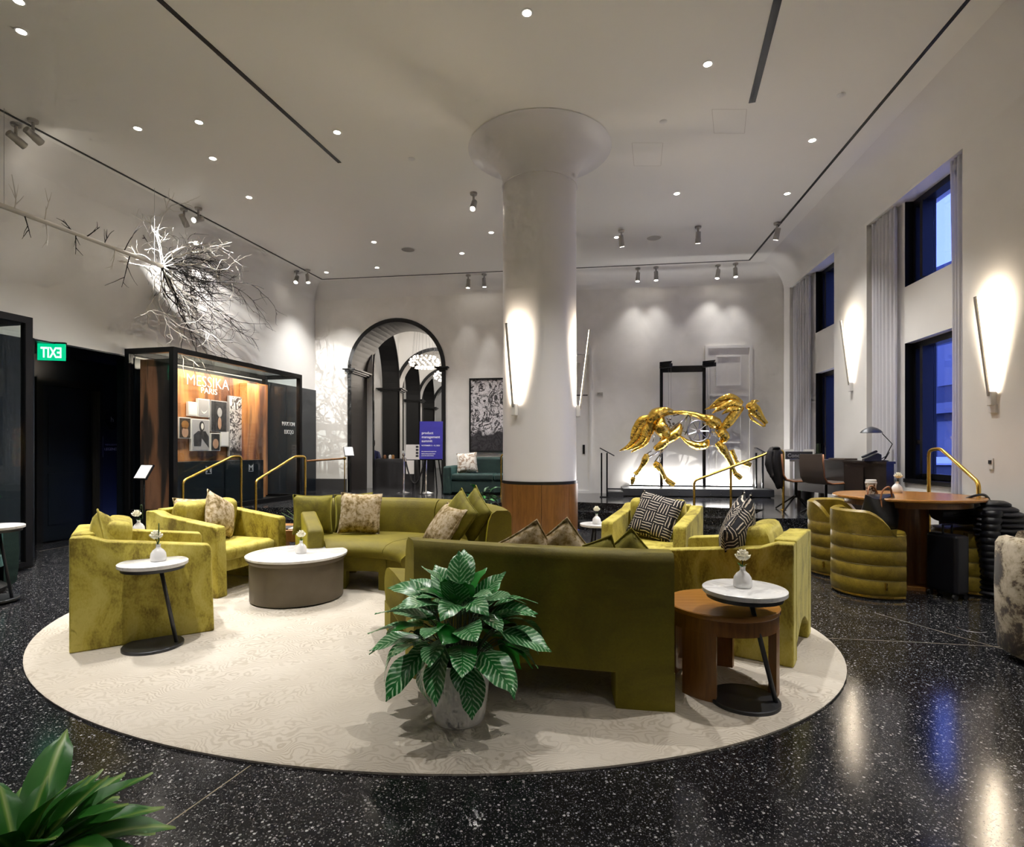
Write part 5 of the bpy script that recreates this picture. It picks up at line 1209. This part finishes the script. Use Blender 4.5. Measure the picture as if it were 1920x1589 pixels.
# blue poster on an easel
Ys = 11.85; pc = W_(808.5, 826, Ys); ez = thing('easel', 'black folding easel holding the blue poster', 'easel', (pc.x, Ys, DZ))
for x0, x1, y1 in ((-.20,-.05,.0),(.26,.06,.0),(.05,.02,.55)): MB().tube([(x0,y1,0),(x1,.06,1.35)], .014, 6).build('easel_leg','black_metal',ez)
MB().box(-.24,.24,-.03,.02,.72,.745).build('easel_ledge','black_metal',ez)
sg = thing('poster_board', 'tall blue poster with white event lettering on the easel', 'sign', tuple(pc)); QB = Matrix.Rotation(-.06, 4, 'X')
MB().box(-.245,.245,-.02,-.004,-.40,.40,QB).build('board','sign_blue',sg)
TX = QB @ Matrix.Translation((-.20,-.021,0)) @ Matrix.Rotation(PI/2,4,'X')
for i, (tx, zz, sz) in enumerate((('product',.13,.115),('management',.045,.115),('summit',-.04,.115),('NOVEMBER 5 - 10, 2023',-.125,.05),('the conference for people who',-.245,.033),('build and lead product teams',-.295,.033),('across the whole industry',-.335,.033))):
    text('poster_line', tx, sz*.66 if i < 3 else sz*.75, TX @ Matrix.Translation((0,zz,0)), 'print_white', sg, .001, align='LEFT', bold=.001)
p = W_(774, 848, 12.75); wsn = thing('white_sign', 'white information board with dark lettering behind the rope', 'sign', tuple(p))
MB().box(-.16,.16,-.01,.01,-.17,.17).build('board','sign_white',wsn); MB().box(-.15,.03,-.01,.01,-.50,-.19).build('lower_board','sign_white',wsn); MB().tube([(0,.03,.2),(0,.03,-(p.z-DZ))], .012, 8).build('post','black_metal',wsn)
for i in range(4): MB().box(.07,.13,-.014,-.01,.10-i*.07,.14-i*.07).build('lettering','print_dark',wsn)
# registration table in the passage with cloth, papers and an attendant
rt = thing('cloth_table', 'table under a black cloth just inside the arch', 'table', (-2.90,14.10,DZ), .04)
n = 40; rings = []
for z, e in ((.0,.03),(.3,.022),(.6,.01),(.70,.0),(.715,-.01)):
    row = []
    for k in range(n):
        a = 2*PI*k/n; cx = max(-1,min(1,1.35*math.cos(a))); cy = max(-1,min(1,1.35*math.sin(a))); rip = e*math.sin(k*PI*.7)*(1-z)
        row.append((cx*(.50+e+rip*.6), cy*(.33+e+rip*.6), z))
    rings.append(row)
MB().rings(rings).build('tablecloth','cloth_black',rt,smooth=50)
tag(MB().box(-.09,.09,-.02,.02,0,.2).build('menu_card','paper',loc=(-2.66,14.0,DZ+.716)), 'upright white card on the black cloth table', 'card')
for i, (x, y, c) in enumerate(((-3.18,14.0,'tan_leather'),(-3.06,14.07,'paper'),(-2.96,13.95,'oak'))): tag(MB().lathe([(0,0),(.035,0),(.04,.06),(.03,.09),(0,.1)],seg=14).build('table_jar',c,smooth=40,loc=(x,y,DZ+.716)), ['small brown jar on the black cloth table','small white jar on the black cloth table','small orange jar on the black cloth table'][i], 'jar')
# attendant: one skinned body
pe = thing('person', 'person in a blue top sitting behind the black cloth table', 'person', (-3.66,14.62,DZ))
me = bpy.data.meshes.new('body')
V = [(0,0,.45),(0,.02,.62),(0,.03,.82),(0,.03,.92),(0,.0,1.02),(-.16,.03,.86),(-.22,-.05,.64),(-.14,-.24,.60),(.16,.03,.86),(.22,-.05,.64),(.14,-.24,.60),(-.10,-.02,.44),(-.11,-.40,.45),(-.11,-.42,.06),(.10,-.02,.44),(.11,-.40,.45),(.11,-.42,.06),(-.11,-.52,.03),(.11,-.52,.03)]
Ed = [(0,1),(1,2),(2,3),(3,4),(2,5),(5,6),(6,7),(2,8),(8,9),(9,10),(0,11),(11,12),(12,13),(0,14),(14,15),(15,16),(13,17),(16,18)]
Rd = [.14,.12,.13,.05,.045,.06,.045,.03,.06,.045,.03,.09,.065,.045,.09,.065,.045,.035,.035]
me.from_pydata(V, Ed, []); po = bpy.data.objects.new('body', me); COL.objects.link(po); po.parent = pe; me.materials.append(M['denim'])
sk = po.modifiers.new('skin','SKIN'); 
for i, sv in enumerate(me.skin_vertices[0].data): sv.radius = (Rd[i]*1.15, Rd[i]*.8)
me.skin_vertices[0].data[0].use_root = True; po.modifiers.new('sub','SUBSURF').levels = 1
mb = MB(); mb.lathe([(0,-.12),(.04,-.115),(.062,-.07),(.075,0),(.072,.06),(.045,.105),(0,.118)], (0,-.02,1.10), 16, sy=1.15); mb.ball((0,-.105,1.08), .014, 6); mb.build('head','skin',pe,smooth=True)
mb = MB(); mb.lathe([(.078,-.06),(.084,0),(.080,.07),(.05,.115),(0,.128)], (0,.008,1.105), 16, sy=1.12); mb.ball((.0,.09,1.06), .06, 8); mb.build('hair','hair',pe,smooth=True)
for x in (-.028,.028): MB().ball((x,-.098,1.11), .008, 6).build('eye','print_dark',pe)
MB().box(-.02,.02,-.102,-.094,1.045,1.052).build('mouth','tan_leather',pe)
for x, s in ((-.13,-1),(.13,1)):
    mb = MB(); mb.ball((x,-.27,.60), .035, 8, .6)
    for k in range(5): mb.tube([(x+s*(.02-.012*k),-.29,.60),(x+s*(.022-.014*k),-.335-.01*(k in (1,2,3)),.595)], .008, 6)
    mb.build('hand','skin',pe,smooth=True)
for z0 in (0,): 
    stl = thing('attendant_chair', 'simple dark chair under the person behind the cloth table', 'chair', (-3.66,14.66,DZ)); MB().box(-.21,.21,-.2,.2,.33,.36).build('seat','black_metal',stl)
    for x in (-.19,.19):
        for y in (-.18,.18): MB().tube([(x,y,0),(x,y,.33)], .012, 6).build('leg','black_metal',stl)
    MB().box(-.2,.2,.19,.21,.45,.72).build('backrest','black_metal',stl)
    for x in (-.19,.19): MB().tube([(x,.2,.35),(x,.2,.5)], .012, 6).build('back_post','black_metal',stl)
# bead chandeliers in the passage
def chandelier(label, p, r=.40, rows=5, cnt=15):
    t = thing('chandelier', label, 'chandelier', tuple(p)); bm_ = MB().ball((0,0,0), .027, 8).mesh('bulb_bead','bead',True); hz = .28
    for j in range(rows):
        u = j/(rows-1); z = hz*(.5-u); rr = r*(1-.28*(2*u-1)**2)*(1 if u < .9 else .78)
        MB().tube([(rr*math.cos(2*PI*k/36), rr*math.sin(2*PI*k/36), z) for k in range(37)], .004, 5, cap=False).build('bead_ring','chrome',t)
        for k in range(cnt):
            a = 2*PI*(k+.5*(j%2))/cnt; o = bpy.data.objects.new('glowing_bead', bm_); COL.objects.link(o); o.parent = t; o.location = (rr*math.cos(a), rr*math.sin(a), z)
    MB().lathe([(r*.5,-hz*.5-.03),(r*.66,-hz*.5-.02)], seg=30).build('lower_ring','bead',t)
    for k in range(10):
        a = 2*PI*k/10; MB().tube([(r*.85*math.cos(a), r*.85*math.sin(a), hz*.4),(r*.55*math.cos(a), r*.55*math.sin(a), ZC-p[2])], .0025, 4).build('cable','steel',t)
    l = bpy.data.lights.new('chandelier_lamp','POINT'); l.energy = 18; l.shadow_soft_size = .3; l.color = (1,.88,.74); o = bpy.data.objects.new('chandelier_lamp', l); COL.objects.link(o); o.parent = t; o.location = (0,0,-.35)
    return t
chandelier('large chandelier of glowing beads hanging just inside the arch', W_(796,680,15.2)); chandelier('smaller looking bead chandelier farther down the passage', W_(836,706,19.0))
# plants behind the back sofa
pot_mat = 'planter_stone'
ld = [leaf_mesh('leaf_k1', .17, .030, .6, 'leaf_dark'), leaf_mesh('leaf_k2', .15, .026, .9, 'leaf_dark'), leaf_mesh('leaf_k3', .14, .03, .4, 'leaf_plain')]
def bush(label, p, h, cnt, spread, meshes=None, sc=1.0):
    L = []
    for i in range(cnt):
        az = rnd.uniform(0,2*PI); r = spread*math.sqrt(rnd.random()); L.append((-r*math.sin(az), r*math.cos(az), h*rnd.uniform(.62,1.0), az, rnd.uniform(-.5,1.0), rnd.uniform(-.5,.5), rnd.randrange(3), sc*rnd.uniform(.8,1.2)))
    return plant(label, p, [(0,0),(.11,0),(.14,.26),(.145,.28),(.13,.28),(.12,.24),(0,.24)], L, meshes or ld, .003, soil=(.125,.27), rootr=.04)
bush('tall bushy green plant between the back sofa and the dais', (-.46,8.45,0), .78, 34, .17); bush('low dark leafy plant against the left of the column', (-.40,7.75,0), .66, 30, .18)

# ------------------------------------------------------------------ concierge corner
DT = 1.19
dk = thing('concierge_desk', 'long dark concierge desk on the dais by the windows', 'desk', (4.80,8.6,DZ))
def loc_poly(p, o): return [(x-o[0], y-o[1]) for x, y in p]
MB().prism(loc_poly([(4.60,9.28),(4.76,7.96),(5.08,7.98),(5.16,9.3)],(4.80,8.6)), DT-.04-DZ, DT-DZ).build('desk_top','desk_wood',dk)
MB().prism(loc_poly([(4.66,9.24),(4.80,8.0),(4.83,8.0),(4.69,9.24)],(4.80,8.6)), .28, DT-.04-DZ).build('modesty_panel','desk_wood',dk)
for p in ((4.70,9.2),(4.84,8.05),(5.08,9.2),(5.03,8.05)): MB().box(p[0]-4.80-.03,p[0]-4.80+.03,p[1]-8.6-.03,p[1]-8.6+.03,0,DT-.04-DZ).build('leg','desk_wood',dk)
cr_ = thing('credenza', 'dark cabinet end of the concierge desk nearest the round table', 'cabinet', (4.88,7.6,DZ))
MB().prism(loc_poly([(4.70,7.93),(4.90,7.33),(5.0,7.33),(5.06,7.93)],(4.88,7.6)), 0, DT-DZ-.03).build('body','desk_wood',cr_); MB().prism(loc_poly([(4.69,7.95),(4.89,7.31),(5.01,7.31),(5.07,7.95)],(4.88,7.6)), DT-DZ-.03, DT-DZ).build('top','desk_wood',cr_)
MB().prism(loc_poly([(4.705,7.88),(4.79,7.62),(4.78,7.617),(4.695,7.877)],(4.88,7.6)), .06, .70).build('cabinet_door','desk_wood',cr_)
p = W_(1498, 858, 8.95); cs = thing('desk_sign', 'black desk sign with pale lettering on the concierge desk', 'sign', (p.x,p.y,DT), -.05)
MB().box(-.21,.21,-.008,.008,0,.125).build('sign_plate','print_dark',cs); text('sign_lettering','Concierge',.085,Matrix.Translation((0,-.0085,.035)) @ Matrix.Rotation(PI/2,4,'X'),'print_grey',cs,.001,width=.36); MB().box(-.21,.21,-.02,.02,0,.01).build('sign_foot','chrome',cs)
for i, (px, wd) in enumerate(((1479,.08),(1516,.08))): q = W_(px, 846, 9.12); tag(MB().box(-wd,wd,-.02,.02,0,.16).build('brochure_holder','paper',loc=(q.x,q.y,DT)), ['left pale brochure holder behind the desk sign','right pale brochure holder behind the desk sign'][i], 'holder')
q = W_(1535, 860, 8.75); dp = bush('tiny potted succulent on the concierge desk', (q.x,q.y,DT), .10, 9, .03, sc=.3)
for c_ in kids(dp):
    if c_.name.startswith(('pot','soil')): c_.scale = (.35,.35,.35)
    if c_.name.startswith('soil'): c_.location.z = .0
q = W_(1580, 860, 8.3); tag(MB().box(-.16,.16,-.11,.11,0,.03).build('desk_blotter','taupe_leather',loc=(q.x,q.y,DT),rz=-1.4,bevel=.006), 'flat brown leather tray on the concierge desk', 'tray')
lb = W_(1657, 862, 7.5); lmp = thing('desk_lamp', 'bent-arm desk lamp with dark dome shade on the desk end', 'desk lamp', (lb.x,lb.y,DT)); lo_ = Vector((lb.x,lb.y,DT))
MB().lathe([(0,0),(.055,0),(.055,.012),(.01,.018)],seg=20).build('lamp_base','black_metal',lmp,smooth=40)
MB().tube([(0,0,.01), W_(1673,833,7.5)-lo_, W_(1654,813,7.5)-lo_], .006, 8).build('lamp_arm','black_metal',lmp)
hd = W_(1634,812,7.5)-lo_; MB().lathe([(.15,-.0),(.12,.035),(.07,.065),(.02,.08),(0,.082)], tuple(hd), 24, sy=.6).build('lamp_shade','steel_dark',lmp,smooth=40)
ph = W_(1636,864,7.55); pho = thing('desk_phone', 'black desk telephone with tilted keypad and coiled cord', 'telephone', (ph.x,ph.y,DT), -.4)
MB().prism([(-.11,0),(.09,0),(.09,.09),(.05,.11),(-.11,.03)], -.08, .08, Matrix(((1,0,0,0),(0,0,1,0),(0,1,0,0),(0,0,0,1)))).build('phone_body','print_dark',pho,bevel=.006)
MB().box(-.10,.10,-.075,-.03,.09,.12,Matrix.Rotation(-.45,4,'Y')).build('handset','print_dark',pho,bevel=.01); MB().tube([(.09,-.05,.03),(.16,-.04,.08),(.19,.0,.12),(.15,.02,.03)], .006, 6).build('cord','print_dark',pho)
# swivel chairs at the desk
def swivel(label, p, rz):
    t = thing('swivel_chair', label, 'chair', (*p, DZ), rz, 'leather swivel chairs at the desk')
    pth = [(-.26,.88),(-.25,.72),(-.235,.56),(-.19,.485),(-.10,.46),(.05,.465),(.22,.475)]; rings = []
    for i, (x, z) in enumerate(pth):
        t_ = (Vector((*pth[min(i+1,6)],0))-Vector((*pth[max(i-1,0)],0))).normalized(); nx, nz = -t_.y, t_.x
        wv = .22 if 0 < i < 6 else .20
        rings.append([(x+nx*s*.014, y, z+nz*s*.014) for s, y in ((-1,-wv),(-1,0),(-1,wv),(1,wv),(1,0),(1,-wv))])
    MB().rings(rings).build('shell','taupe_leather',t,smooth=50)
    MB().tube([(x+.0,-.225,z) for x,z in pth], .012, 6).build('edge_piping','tan_leather',t,smooth=True); MB().tube([(0,0,.20),(0,0,.46)], .022, 10).build('column','black_metal',t)
    for k in range(4):
        a = PI/4+PI/2*k; MB().tube([(0,0,.24),(.33*math.cos(a),.33*math.sin(a),.01)], .013, 7).build('leg','black_metal',t)
swivel('brown leather swivel chair in front of the concierge desk', (4.42,8.72), -.2); swivel('second swivel chair partly hidden behind the round table', (4.55,8.12), .25)
bush('floor plant with glossy leaves under the concierge desk', (4.98,9.5,DZ), .42, 12, .12)
# jacket hung on the rail end
jk = thing('jacket', 'black jacket hung over the end of the brass handrail', 'jacket', (4.06,8.66,1.345)); rings = []
for z, w1, w2, sh in ((.035,.035,.025,.0),(.022,.075,.045,.0),(-.03,.105,.060,.0),(-.12,.120,.065,-.01),(-.24,.125,.060,-.01),(-.34,.115,.055,.01),(-.44,.085,.045,.035),(-.54,.055,.035,.06),(-.60,.042,.028,.065)):
    row = []
    for k in range(32):
        a = 2*PI*k/32; f_ = 1+.16*math.sin(7*a+.5)*min(1,max(.2,-z*4))+.08*math.sin(12*a); row.append((sh+w1*math.cos(a)*f_, -.02+w2*math.sin(a)*f_, z+.012*math.sin(3*a)))
    rings.append(row)
MB().rings(rings).build('jacket_body','cloth_black',jk,smooth=True)
MB().tube(smooth_path([(-.085,-.05,-.02),(-.115,-.07,-.16),(-.10,-.07,-.30),(-.06,-.06,-.42)],5), [.040]*10+[.036]*5+[.032], 10, flat=.7).build('sleeve','cloth_black',jk,smooth=True)
MB().tube(smooth_path([(-.05,-.05,.02),(0,-.075,.03),(.05,-.05,.02)],4), .018, 8).build('collar','cloth_black',jk,smooth=True)

# ------------------------------------------------------------------ round table with barrel stools, bags and coat
TT = Vector((3.95,5.62,0)); tb = thing('round_table', 'round walnut pedestal table by the right wall', 'table', tuple(TT))
MB().lathe([(0,.862),(.625,.862),(.64,.870),(.64,.884),(.632,.892),(0,.892)],seg=64).build('table_top','walnut_top',tb,smooth=40); MB().lathe([(.50,.80),(.53,.80),(.53,.862),(.50,.862)],seg=64).build('apron','walnut',tb,smooth=40)
MB().lathe([(.19,0),(.19,.80)],seg=40).build('pedestal','walnut',tb,smooth=40); MB().lathe([(0,0),(.30,0),(.30,.03),(.19,.045)],seg=40).build('foot','walnut',tb,smooth=40)
simple('piping_pale', (.22,.17,.05), .5)
def stool(label, p, facing, hs=.575):
    f = Vector(facing).normalized(); rz = math.atan2(-f.x, f.y); t = thing('barrel_stool', label, 'stool', (*p, 0), rz, 'olive leather barrel stools'); R = .335; n = 22
    def foot(r, e=0.0): return [(r*math.cos(a), r*math.sin(a)) for a in [PI*.12+PI*.0-(PI*1.24)*i/n-0 for i in range(n+1)]]
    def outline(r): 
        a0, a1 = math.radians(208-180), math.radians(-208); pts = [(r*math.cos(a), r*math.sin(a)) for a in [lerp(math.radians(28), math.radians(-208), i/n) for i in range(n+1)]]; return pts
    MB().prism(outline(R-.004), .018, .038).build('brass_band','brass',t); MB().prism(outline(R-.03), .0, .018).build('base_trim','black_trim',t)
    for b in range(4):
        z0 = .04+b*(hs-.04)/4; z1 = .04+(b+1)*(hs-.04)/4; rings = []
        for u, e in ((0,-.006),(.06,.0),(.5,.003),(.94,.0),(1,-.006)): rings.append([(x,y,lerp(z0,z1,u)) for x,y in outline(R+e)])
        bd_ = MB().rings(rings).build('channel_band','leather_olive',t,smooth=45)
        MB().tube([(x,y,z1) for x,y in outline(R-.003)], .0035, 5).build('piping','piping_pale',bd_,smooth=True)
    rings = []
    for k in range(n+1):
        a = lerp(math.radians(10), math.radians(-190), k/n); u = abs(k/n-.5)*2; h = hs+.225*(1 if u < .55 else max(0.03, math.cos((u-.55)/.45*PI/2)**.8))
        rings.append([(r*math.cos(a), r*math.sin(a), z) for r, z in ((R-.005,hs-.01),(R+.008,hs+.06),(R+.004,h-.02),(R-.025,h),(R-.06,h-.02),(R-.075,hs-.01))])
    MB().rings(rings).build('backrest','leather_olive',t,smooth=45); MB().lathe([(0,hs+.03),(.2,hs+.03),(R-.07,hs+.012),(R-.06,hs-.02)],seg=28).build('seat_pad','leather_olive',t,smooth=45)
    q = outline(R+.008)[3]; MB().box(q[0]-.012,q[0]+.012,q[1]-.012,q[1]+.004,.10,.16).build('brass_tag','brass',t)
    return t
stool('olive leather barrel stool with a black tote bag on it', (3.40,5.30), (.98,-.15)); stool('olive leather barrel stool half hidden behind the one with the tote bag', (3.60,6.10), (.5,-.75)); stool('olive leather barrel stool under a puffer coat beside the wall', (4.40,5.42), (-1,.15))
# tote bag
tt = thing('tote_bag', 'black leather tote bag with tan straps on the nearest barrel stool', 'bag', (3.46,5.27,.60), .5); rings = []
for z, a, b in ((0,.15,.09),(.04,.175,.11),(.14,.19,.11),(.25,.20,.08),(.31,.195,.05)):
    rings.append([(a*math.copysign(abs(math.cos(q))**.6,math.cos(q))*(1+.05*math.sin(5*q+z*20)), b*math.copysign(abs(math.sin(q))**.7,math.sin(q))*(1+.10*math.sin(4*q+z*30)), z+.02*math.sin(2*q+z*8)) for q in [2*PI*k/24 for k in range(24)]])
MB().rings(rings).build('bag_body','bag_leather',tt,smooth=50)
for y in (-.06,.06): MB().tube(smooth_path([(-.10,y,.28),(-.075,y*1.05,.36),(-.02,y*1.3,.40),(.05,y*1.2,.38),(.09,y,.30)],5), .008, 6).build('strap','tan_leather',tt,smooth=True); MB().tube([(-.10,y*1.1,.28),(-.13,y*1.5,.08)], .007, 6).build('strap_tab','tan_leather',tt)
# cup and vase on the table
cp_ = G(1633, 932, .892); cp = thing('paper_cup', 'printed takeaway coffee cup with white lid on the round table', 'cup', (cp_.x,cp_.y,.892))
m = Mat('cup_print', (.6,.5,.4), .6); v = m.coords('Object'); vo = m.new('ShaderNodeTexVoronoi'); vo.inputs['Scale'].default_value = 42; m.link(v, vo.inputs['Vector']); m.color(m.ramp(vo.outputs['Distance'], [(.0,(.10,.04,.02)),(.35,(.28,.16,.07)),(.45,(.65,.58,.5)),(1,(.7,.62,.55))], 'CONSTANT')); M['cup_print'] = m.m
MB().lathe([(0,0),(.036,0),(.048,.135),(.046,.135),(0,.12)],seg=28).build('cup_body','cup_print',cp,smooth=40); MB().lathe([(.050,.130),(.051,.142),(.046,.146),(.046,.162),(.043,.165),(0,.160)],seg=28).build('lid','lid_white',cp,smooth=40)
q = G(1682, 924, .892); vase('rounded white vase with cream roses on the round walnut table', (q.x,q.y,.892), 1.05, (-.012,.0))
# suitcase, bag and coat around the wall-side stool
su = thing('suitcase', 'black upright cabin suitcase between the table foot and the wall stool', 'suitcase', (3.98,5.12,0), .2); MB().box(-.075,.075,-.15,.15,.05,.58).build('shell','nylon',su,bevel=.03,seg=3)
for x in (-.055,.055):
    for y in (-.12,.12): MB().lathe([(0,-.01),(.025,-.01),(.025,.01),(0,.01)], (0,0,0), 12, M4=Matrix.Translation((x,y,.026)) @ Matrix.Rotation(PI/2,4,'X')).build('wheel','rubber',su)
MB().tube([(-.05,0,.58),(-.05,0,.66),(.05,0,.66),(.05,0,.58)], .009, 6).build('handle','black_metal',su)
bg_ = thing('duffel_bag', 'black nylon bag lying on the wall-side barrel stool', 'bag', (4.33,5.38,.62), .1); rings = []
for k in range(11):
    u = k/10; rr = .13*(math.sin(PI*(.12+.76*u))**.5); rings.append([(lerp(-.28,.26,u), rr*1.05*math.cos(2*PI*j/16)*(1+.06*math.sin(6*PI*j/16+5*u)), .12+rr*.85*math.sin(2*PI*j/16)*(1+.08*math.sin(4*PI*j/16+7*u))) for j in range(16)])
MB().rings(rings).build('bag_body','nylon',bg_,smooth=50); MB().tube(smooth_path([(-.12,-.05,.22),(-.02,-.10,.28),(.12,-.08,.30),(.24,-.02,.27),(.30,.02,.22)],5), .013, 6).build('strap','nylon',bg_,smooth=True); MB().tube([(-.2,-.12,.12),(.2,-.12,.14)], .006, 5).build('zip','steel_dark',bg_)
ctx = thing('puffer_coat', 'dark quilted puffer coat draped over the wall-side stool down to the floor', 'coat', (4.45,5.08,0)); rings = []; N = 18*4
for j in range(N+1):
    u = j/N; z = lerp(.02,.88,u); wdt = lerp(.16,.225,math.sin(PI*min(1,u*1.1)*.85)) if u < .85 else lerp(.21,.07,(u-.85)/.15); q_ = .022*abs(math.sin(u*18*PI)); dp_ = lerp(.10,.13,u) if u < .85 else lerp(.13,.05,(u-.85)/.15)
    rings.append([((wdt+q_)*math.cos(2*PI*k/20)*(1+.08*math.sin(6*PI*k/20+u*5))+.03*math.sin(u*4), (dp_+q_)*math.sin(2*PI*k/20)+.05*u, z) for k in range(20)])
MB().rings(rings).build('coat_body','nylon',ctx,smooth=50); rings = []
for j in range(41):
    u = j/40; z = lerp(.80,.20,u); q_ = .012*abs(math.sin(u*10*PI)); rings.append([(-.13-.03*math.sin(u*3)+(.065+q_)*math.cos(2*PI*k/14), -.05+(.065+q_)*math.sin(2*PI*k/14), z) for k in range(14)])
MB().rings(rings).build('sleeve','nylon',ctx,smooth=50)
# patterned tub chair at the right edge, green tub chair at the left edge
def tub(label, p, r, h, mat, rz, sh=.42, cut=.0):
    t = thing('tub_chair', label, 'chair', (*p, 0), rz); n = 40; rings = []
    for k in range(n+1):
        a = lerp(math.radians(60), math.radians(-240), k/n); u = abs(k/n-.5)*2; hh = h-cut*u*u
        rings.append([(q*math.cos(a), q*math.sin(a), z) for q, z in ((r-.05,.03),(r-.015,.06),(r,.2),(r+.005,hh*.6),(r,hh-.05),(r-.02,hh-.012),(r-.06,hh),(r-.10,hh-.015),(r-.115,hh-.06),(r-.11,.3),(r-.11,.03))])
    MB().rings(rings).build('shell',mat,t,smooth=50); MB().lathe([(0,sh),(r-.16,sh),(r-.115,sh-.03),(r-.11,sh-.12),(r-.12,.28),(0,.28)],seg=36).build('seat_cushion',mat,t,smooth=50); MB().lathe([(0,0),(r-.10,0),(r-.08,.05),(0,.28)],seg=36).build('base','black_trim',t)
    R3 = Matrix.Translation((0,-r*.45,sh)) @ Matrix.Rotation(.2,4,'X'); MB().box(-r*.6,r*.6,-.08,.06,0,.40,R3).build('back_cushion',mat,t,bevel=.05,seg=3); return t
tub('brown and cream cowhide-print tub chair cut by the right picture edge', (3.57,3.52), .42, .79, 'cowhide', .6); tub('dark green tub chair at the left picture edge beside the glass case', (-5.08,5.2), .38, .60, 'green_velvet', -1.2, .36)
# floor outlet ring
q = G(1822,1180); o = thing('floor_outlet', 'round flush metal floor outlet in the terrazzo near the right', 'outlet', (q.x,q.y,0)); MB().lathe([(.075,.0005),(.075,.003),(.085,.003),(.09,.0005)],seg=32).build('rim','steel',o,smooth=40); MB().lathe([(0,.001),(.075,.001)],seg=32).build('lid','terrazzo',o)

# ------------------------------------------------------------------ street outside the windows
gnd = struct(MB().box(5.9, 60, -6, 60, -.5, -.35).build('ground_street', 'asphalt'), 'snowy dusk street outside the windows'); 
tag(MB().box(6.4, 8.2, -6, 40, -.35, -.2).build('pavement', 'snow'), 'snow covered pavement outside the windows', 'pavement')
bd = thing('street_building', 'dim building across the street beyond the windows', 'building', (20,30,-.35)); MB().box(-3,14,-14,14,0,9.0).build('wall','facade',bd)
for y in range(-13, 13, 2):
    for z in (.8, 4.2): w0 = MB().box(-3.06,-3.0,y,y+1.3,z,z+(2.0 if z < 2 else 1.6)).build('window','shop_light' if (y*7+int(z)) % 5 == 0 else 'facade_light',bd)
MB().box(-3.4,-3.0,-14,14,3.1,3.5).build('canopy','facade_light',bd)
def car(label, p, rz, mat):
    t = thing('car', label, 'car', (*p,-.35), rz); sec = [(-2.1,.45,.75,.72),(-2.0,.35,.95,.80),(-1.0,.3,1.0,.85),(-.6,.3,1.02,.85),(.8,.3,1.02,.85),(1.3,.3,1.0,.85),(2.0,.35,.85,.8),(2.15,.45,.7,.7)]
    MB().rings([[(x,-w,z0),(x,w,z0),(x,w*1.02,(z0+z1)/2),(x,w*.95,z1),(x,-w*.95,z1),(x,-w*1.02,(z0+z1)/2)] for x,z0,z1,w in sec]).build('body',mat,t,smooth=40)
    MB().rings([[(x,-w,z0),(x,w,z0),(x,w*.85,z1),(x,-w*.85,z1)] for x,z0,z1,w in ((-1.3,.98,1.0,.75),(-.8,.98,1.42,.76),(.4,.98,1.45,.76),(1.2,.98,1.0,.74))]).build('cabin','print_dark',t,smooth=40)
    MB().rings([[(x,-w,z0),(x,w,z0),(x,w*.9,z1),(x,-w*.9,z1)] for x,z0,z1,w in ((-.85,1.40,1.43,.62),(-.5,1.42,1.52,.66),(.3,1.44,1.53,.66),(.6,1.36,1.40,.6))]).build('roof_snow','snow',t,smooth=40)
    for x in (-1.35,1.4):
        for y in (-.8,.8): MB().lathe([(0,-.1),(.3,-.1),(.33,-.06),(.33,.06),(.3,.1),(0,.1)],seg=20,M4=Matrix.Translation((x,y,.33)) @ Matrix.Rotation(PI/2,4,'X')).build('wheel','rubber',t,smooth=40)
    for y in (-.6,.6): MB().ball((2.1,y,.68), .09, 8).build('headlight','street_light',t); MB().box(-2.12,-2.05,y-.12,y+.12,.7,.82).build('tail_light','tan_leather',t)
car('snow dusted parked car seen through the near lower window', (9.9,12.6), 4.4, 'car_paint'); car('second parked car farther along the snowy street', (13.4,18.9), 4.5, 'car_paint')

# ------------------------------------------------------------------ small pieces that belong to a part hang under that part
def base(n): return n.split('.')[0]
def nest(child, parent_part, thing_name=None):
    for o in list(bpy.data.objects):
        if base(o.name) != child or o.parent is None or o.parent.parent is not None: continue
        if thing_name and base(o.parent.name) != thing_name: continue
        for p in kids(o.parent):
            if base(p.name) == parent_part and p is not o and all(abs(p.matrix_local[i][j]-(1 if i == j else 0)) < 1e-6 for i in range(4) for j in range(4)):
                o.parent = p; break
for c_, p_, t_ in (('edge_piping','shell','swivel_chair'),('strap_tab','strap','tote_bag'),('headlight','body','car'),('tail_light','body','car'),('roof_snow','cabin','car'),('lens','lamp_head','spotlight'),('led_strip','bar','sconce'),('lens','trim_ring','downlight'),('wheel_spoke','wheel_rim','horse_sculpture'),('wheel_hub','wheel_rim','horse_sculpture'),('eye','head_plate','horse_sculpture'),('ear','head_plate','horse_sculpture'),('under_plate','table_top','side_table'),('rope_collar','pole','stanchion'),('figure_print','print','framed_picture'),('arm_print','print','framed_picture'),('face_print','print','framed_picture'),('hood_print','print','framed_picture'),('top_print','print','framed_picture'),('dress_print','print','framed_picture'),('hair_print','print','framed_picture'),('necklace_print','print','framed_picture'),('poster_line','board','poster_board'),('sign_lettering','sign_plate','desk_sign'),('sign_letters','sign_plate','exit_sign'),('plaque_line','plaque_plate','wall_plaque'),('pick_emblem','pick_plate','guitar_pick_plaque'),('cabinet_door','body','credenza'),('lettering','board','white_sign'),('eye','head','person'),('mouth','head','person'),('bolt','deck','plinth'),('rope_end','rope_cord','rope'),('case_lettering','backdrop_print','display_case'),('switch_screen','switch_plate','wall_switch')):
    nest(c_, p_, t_)
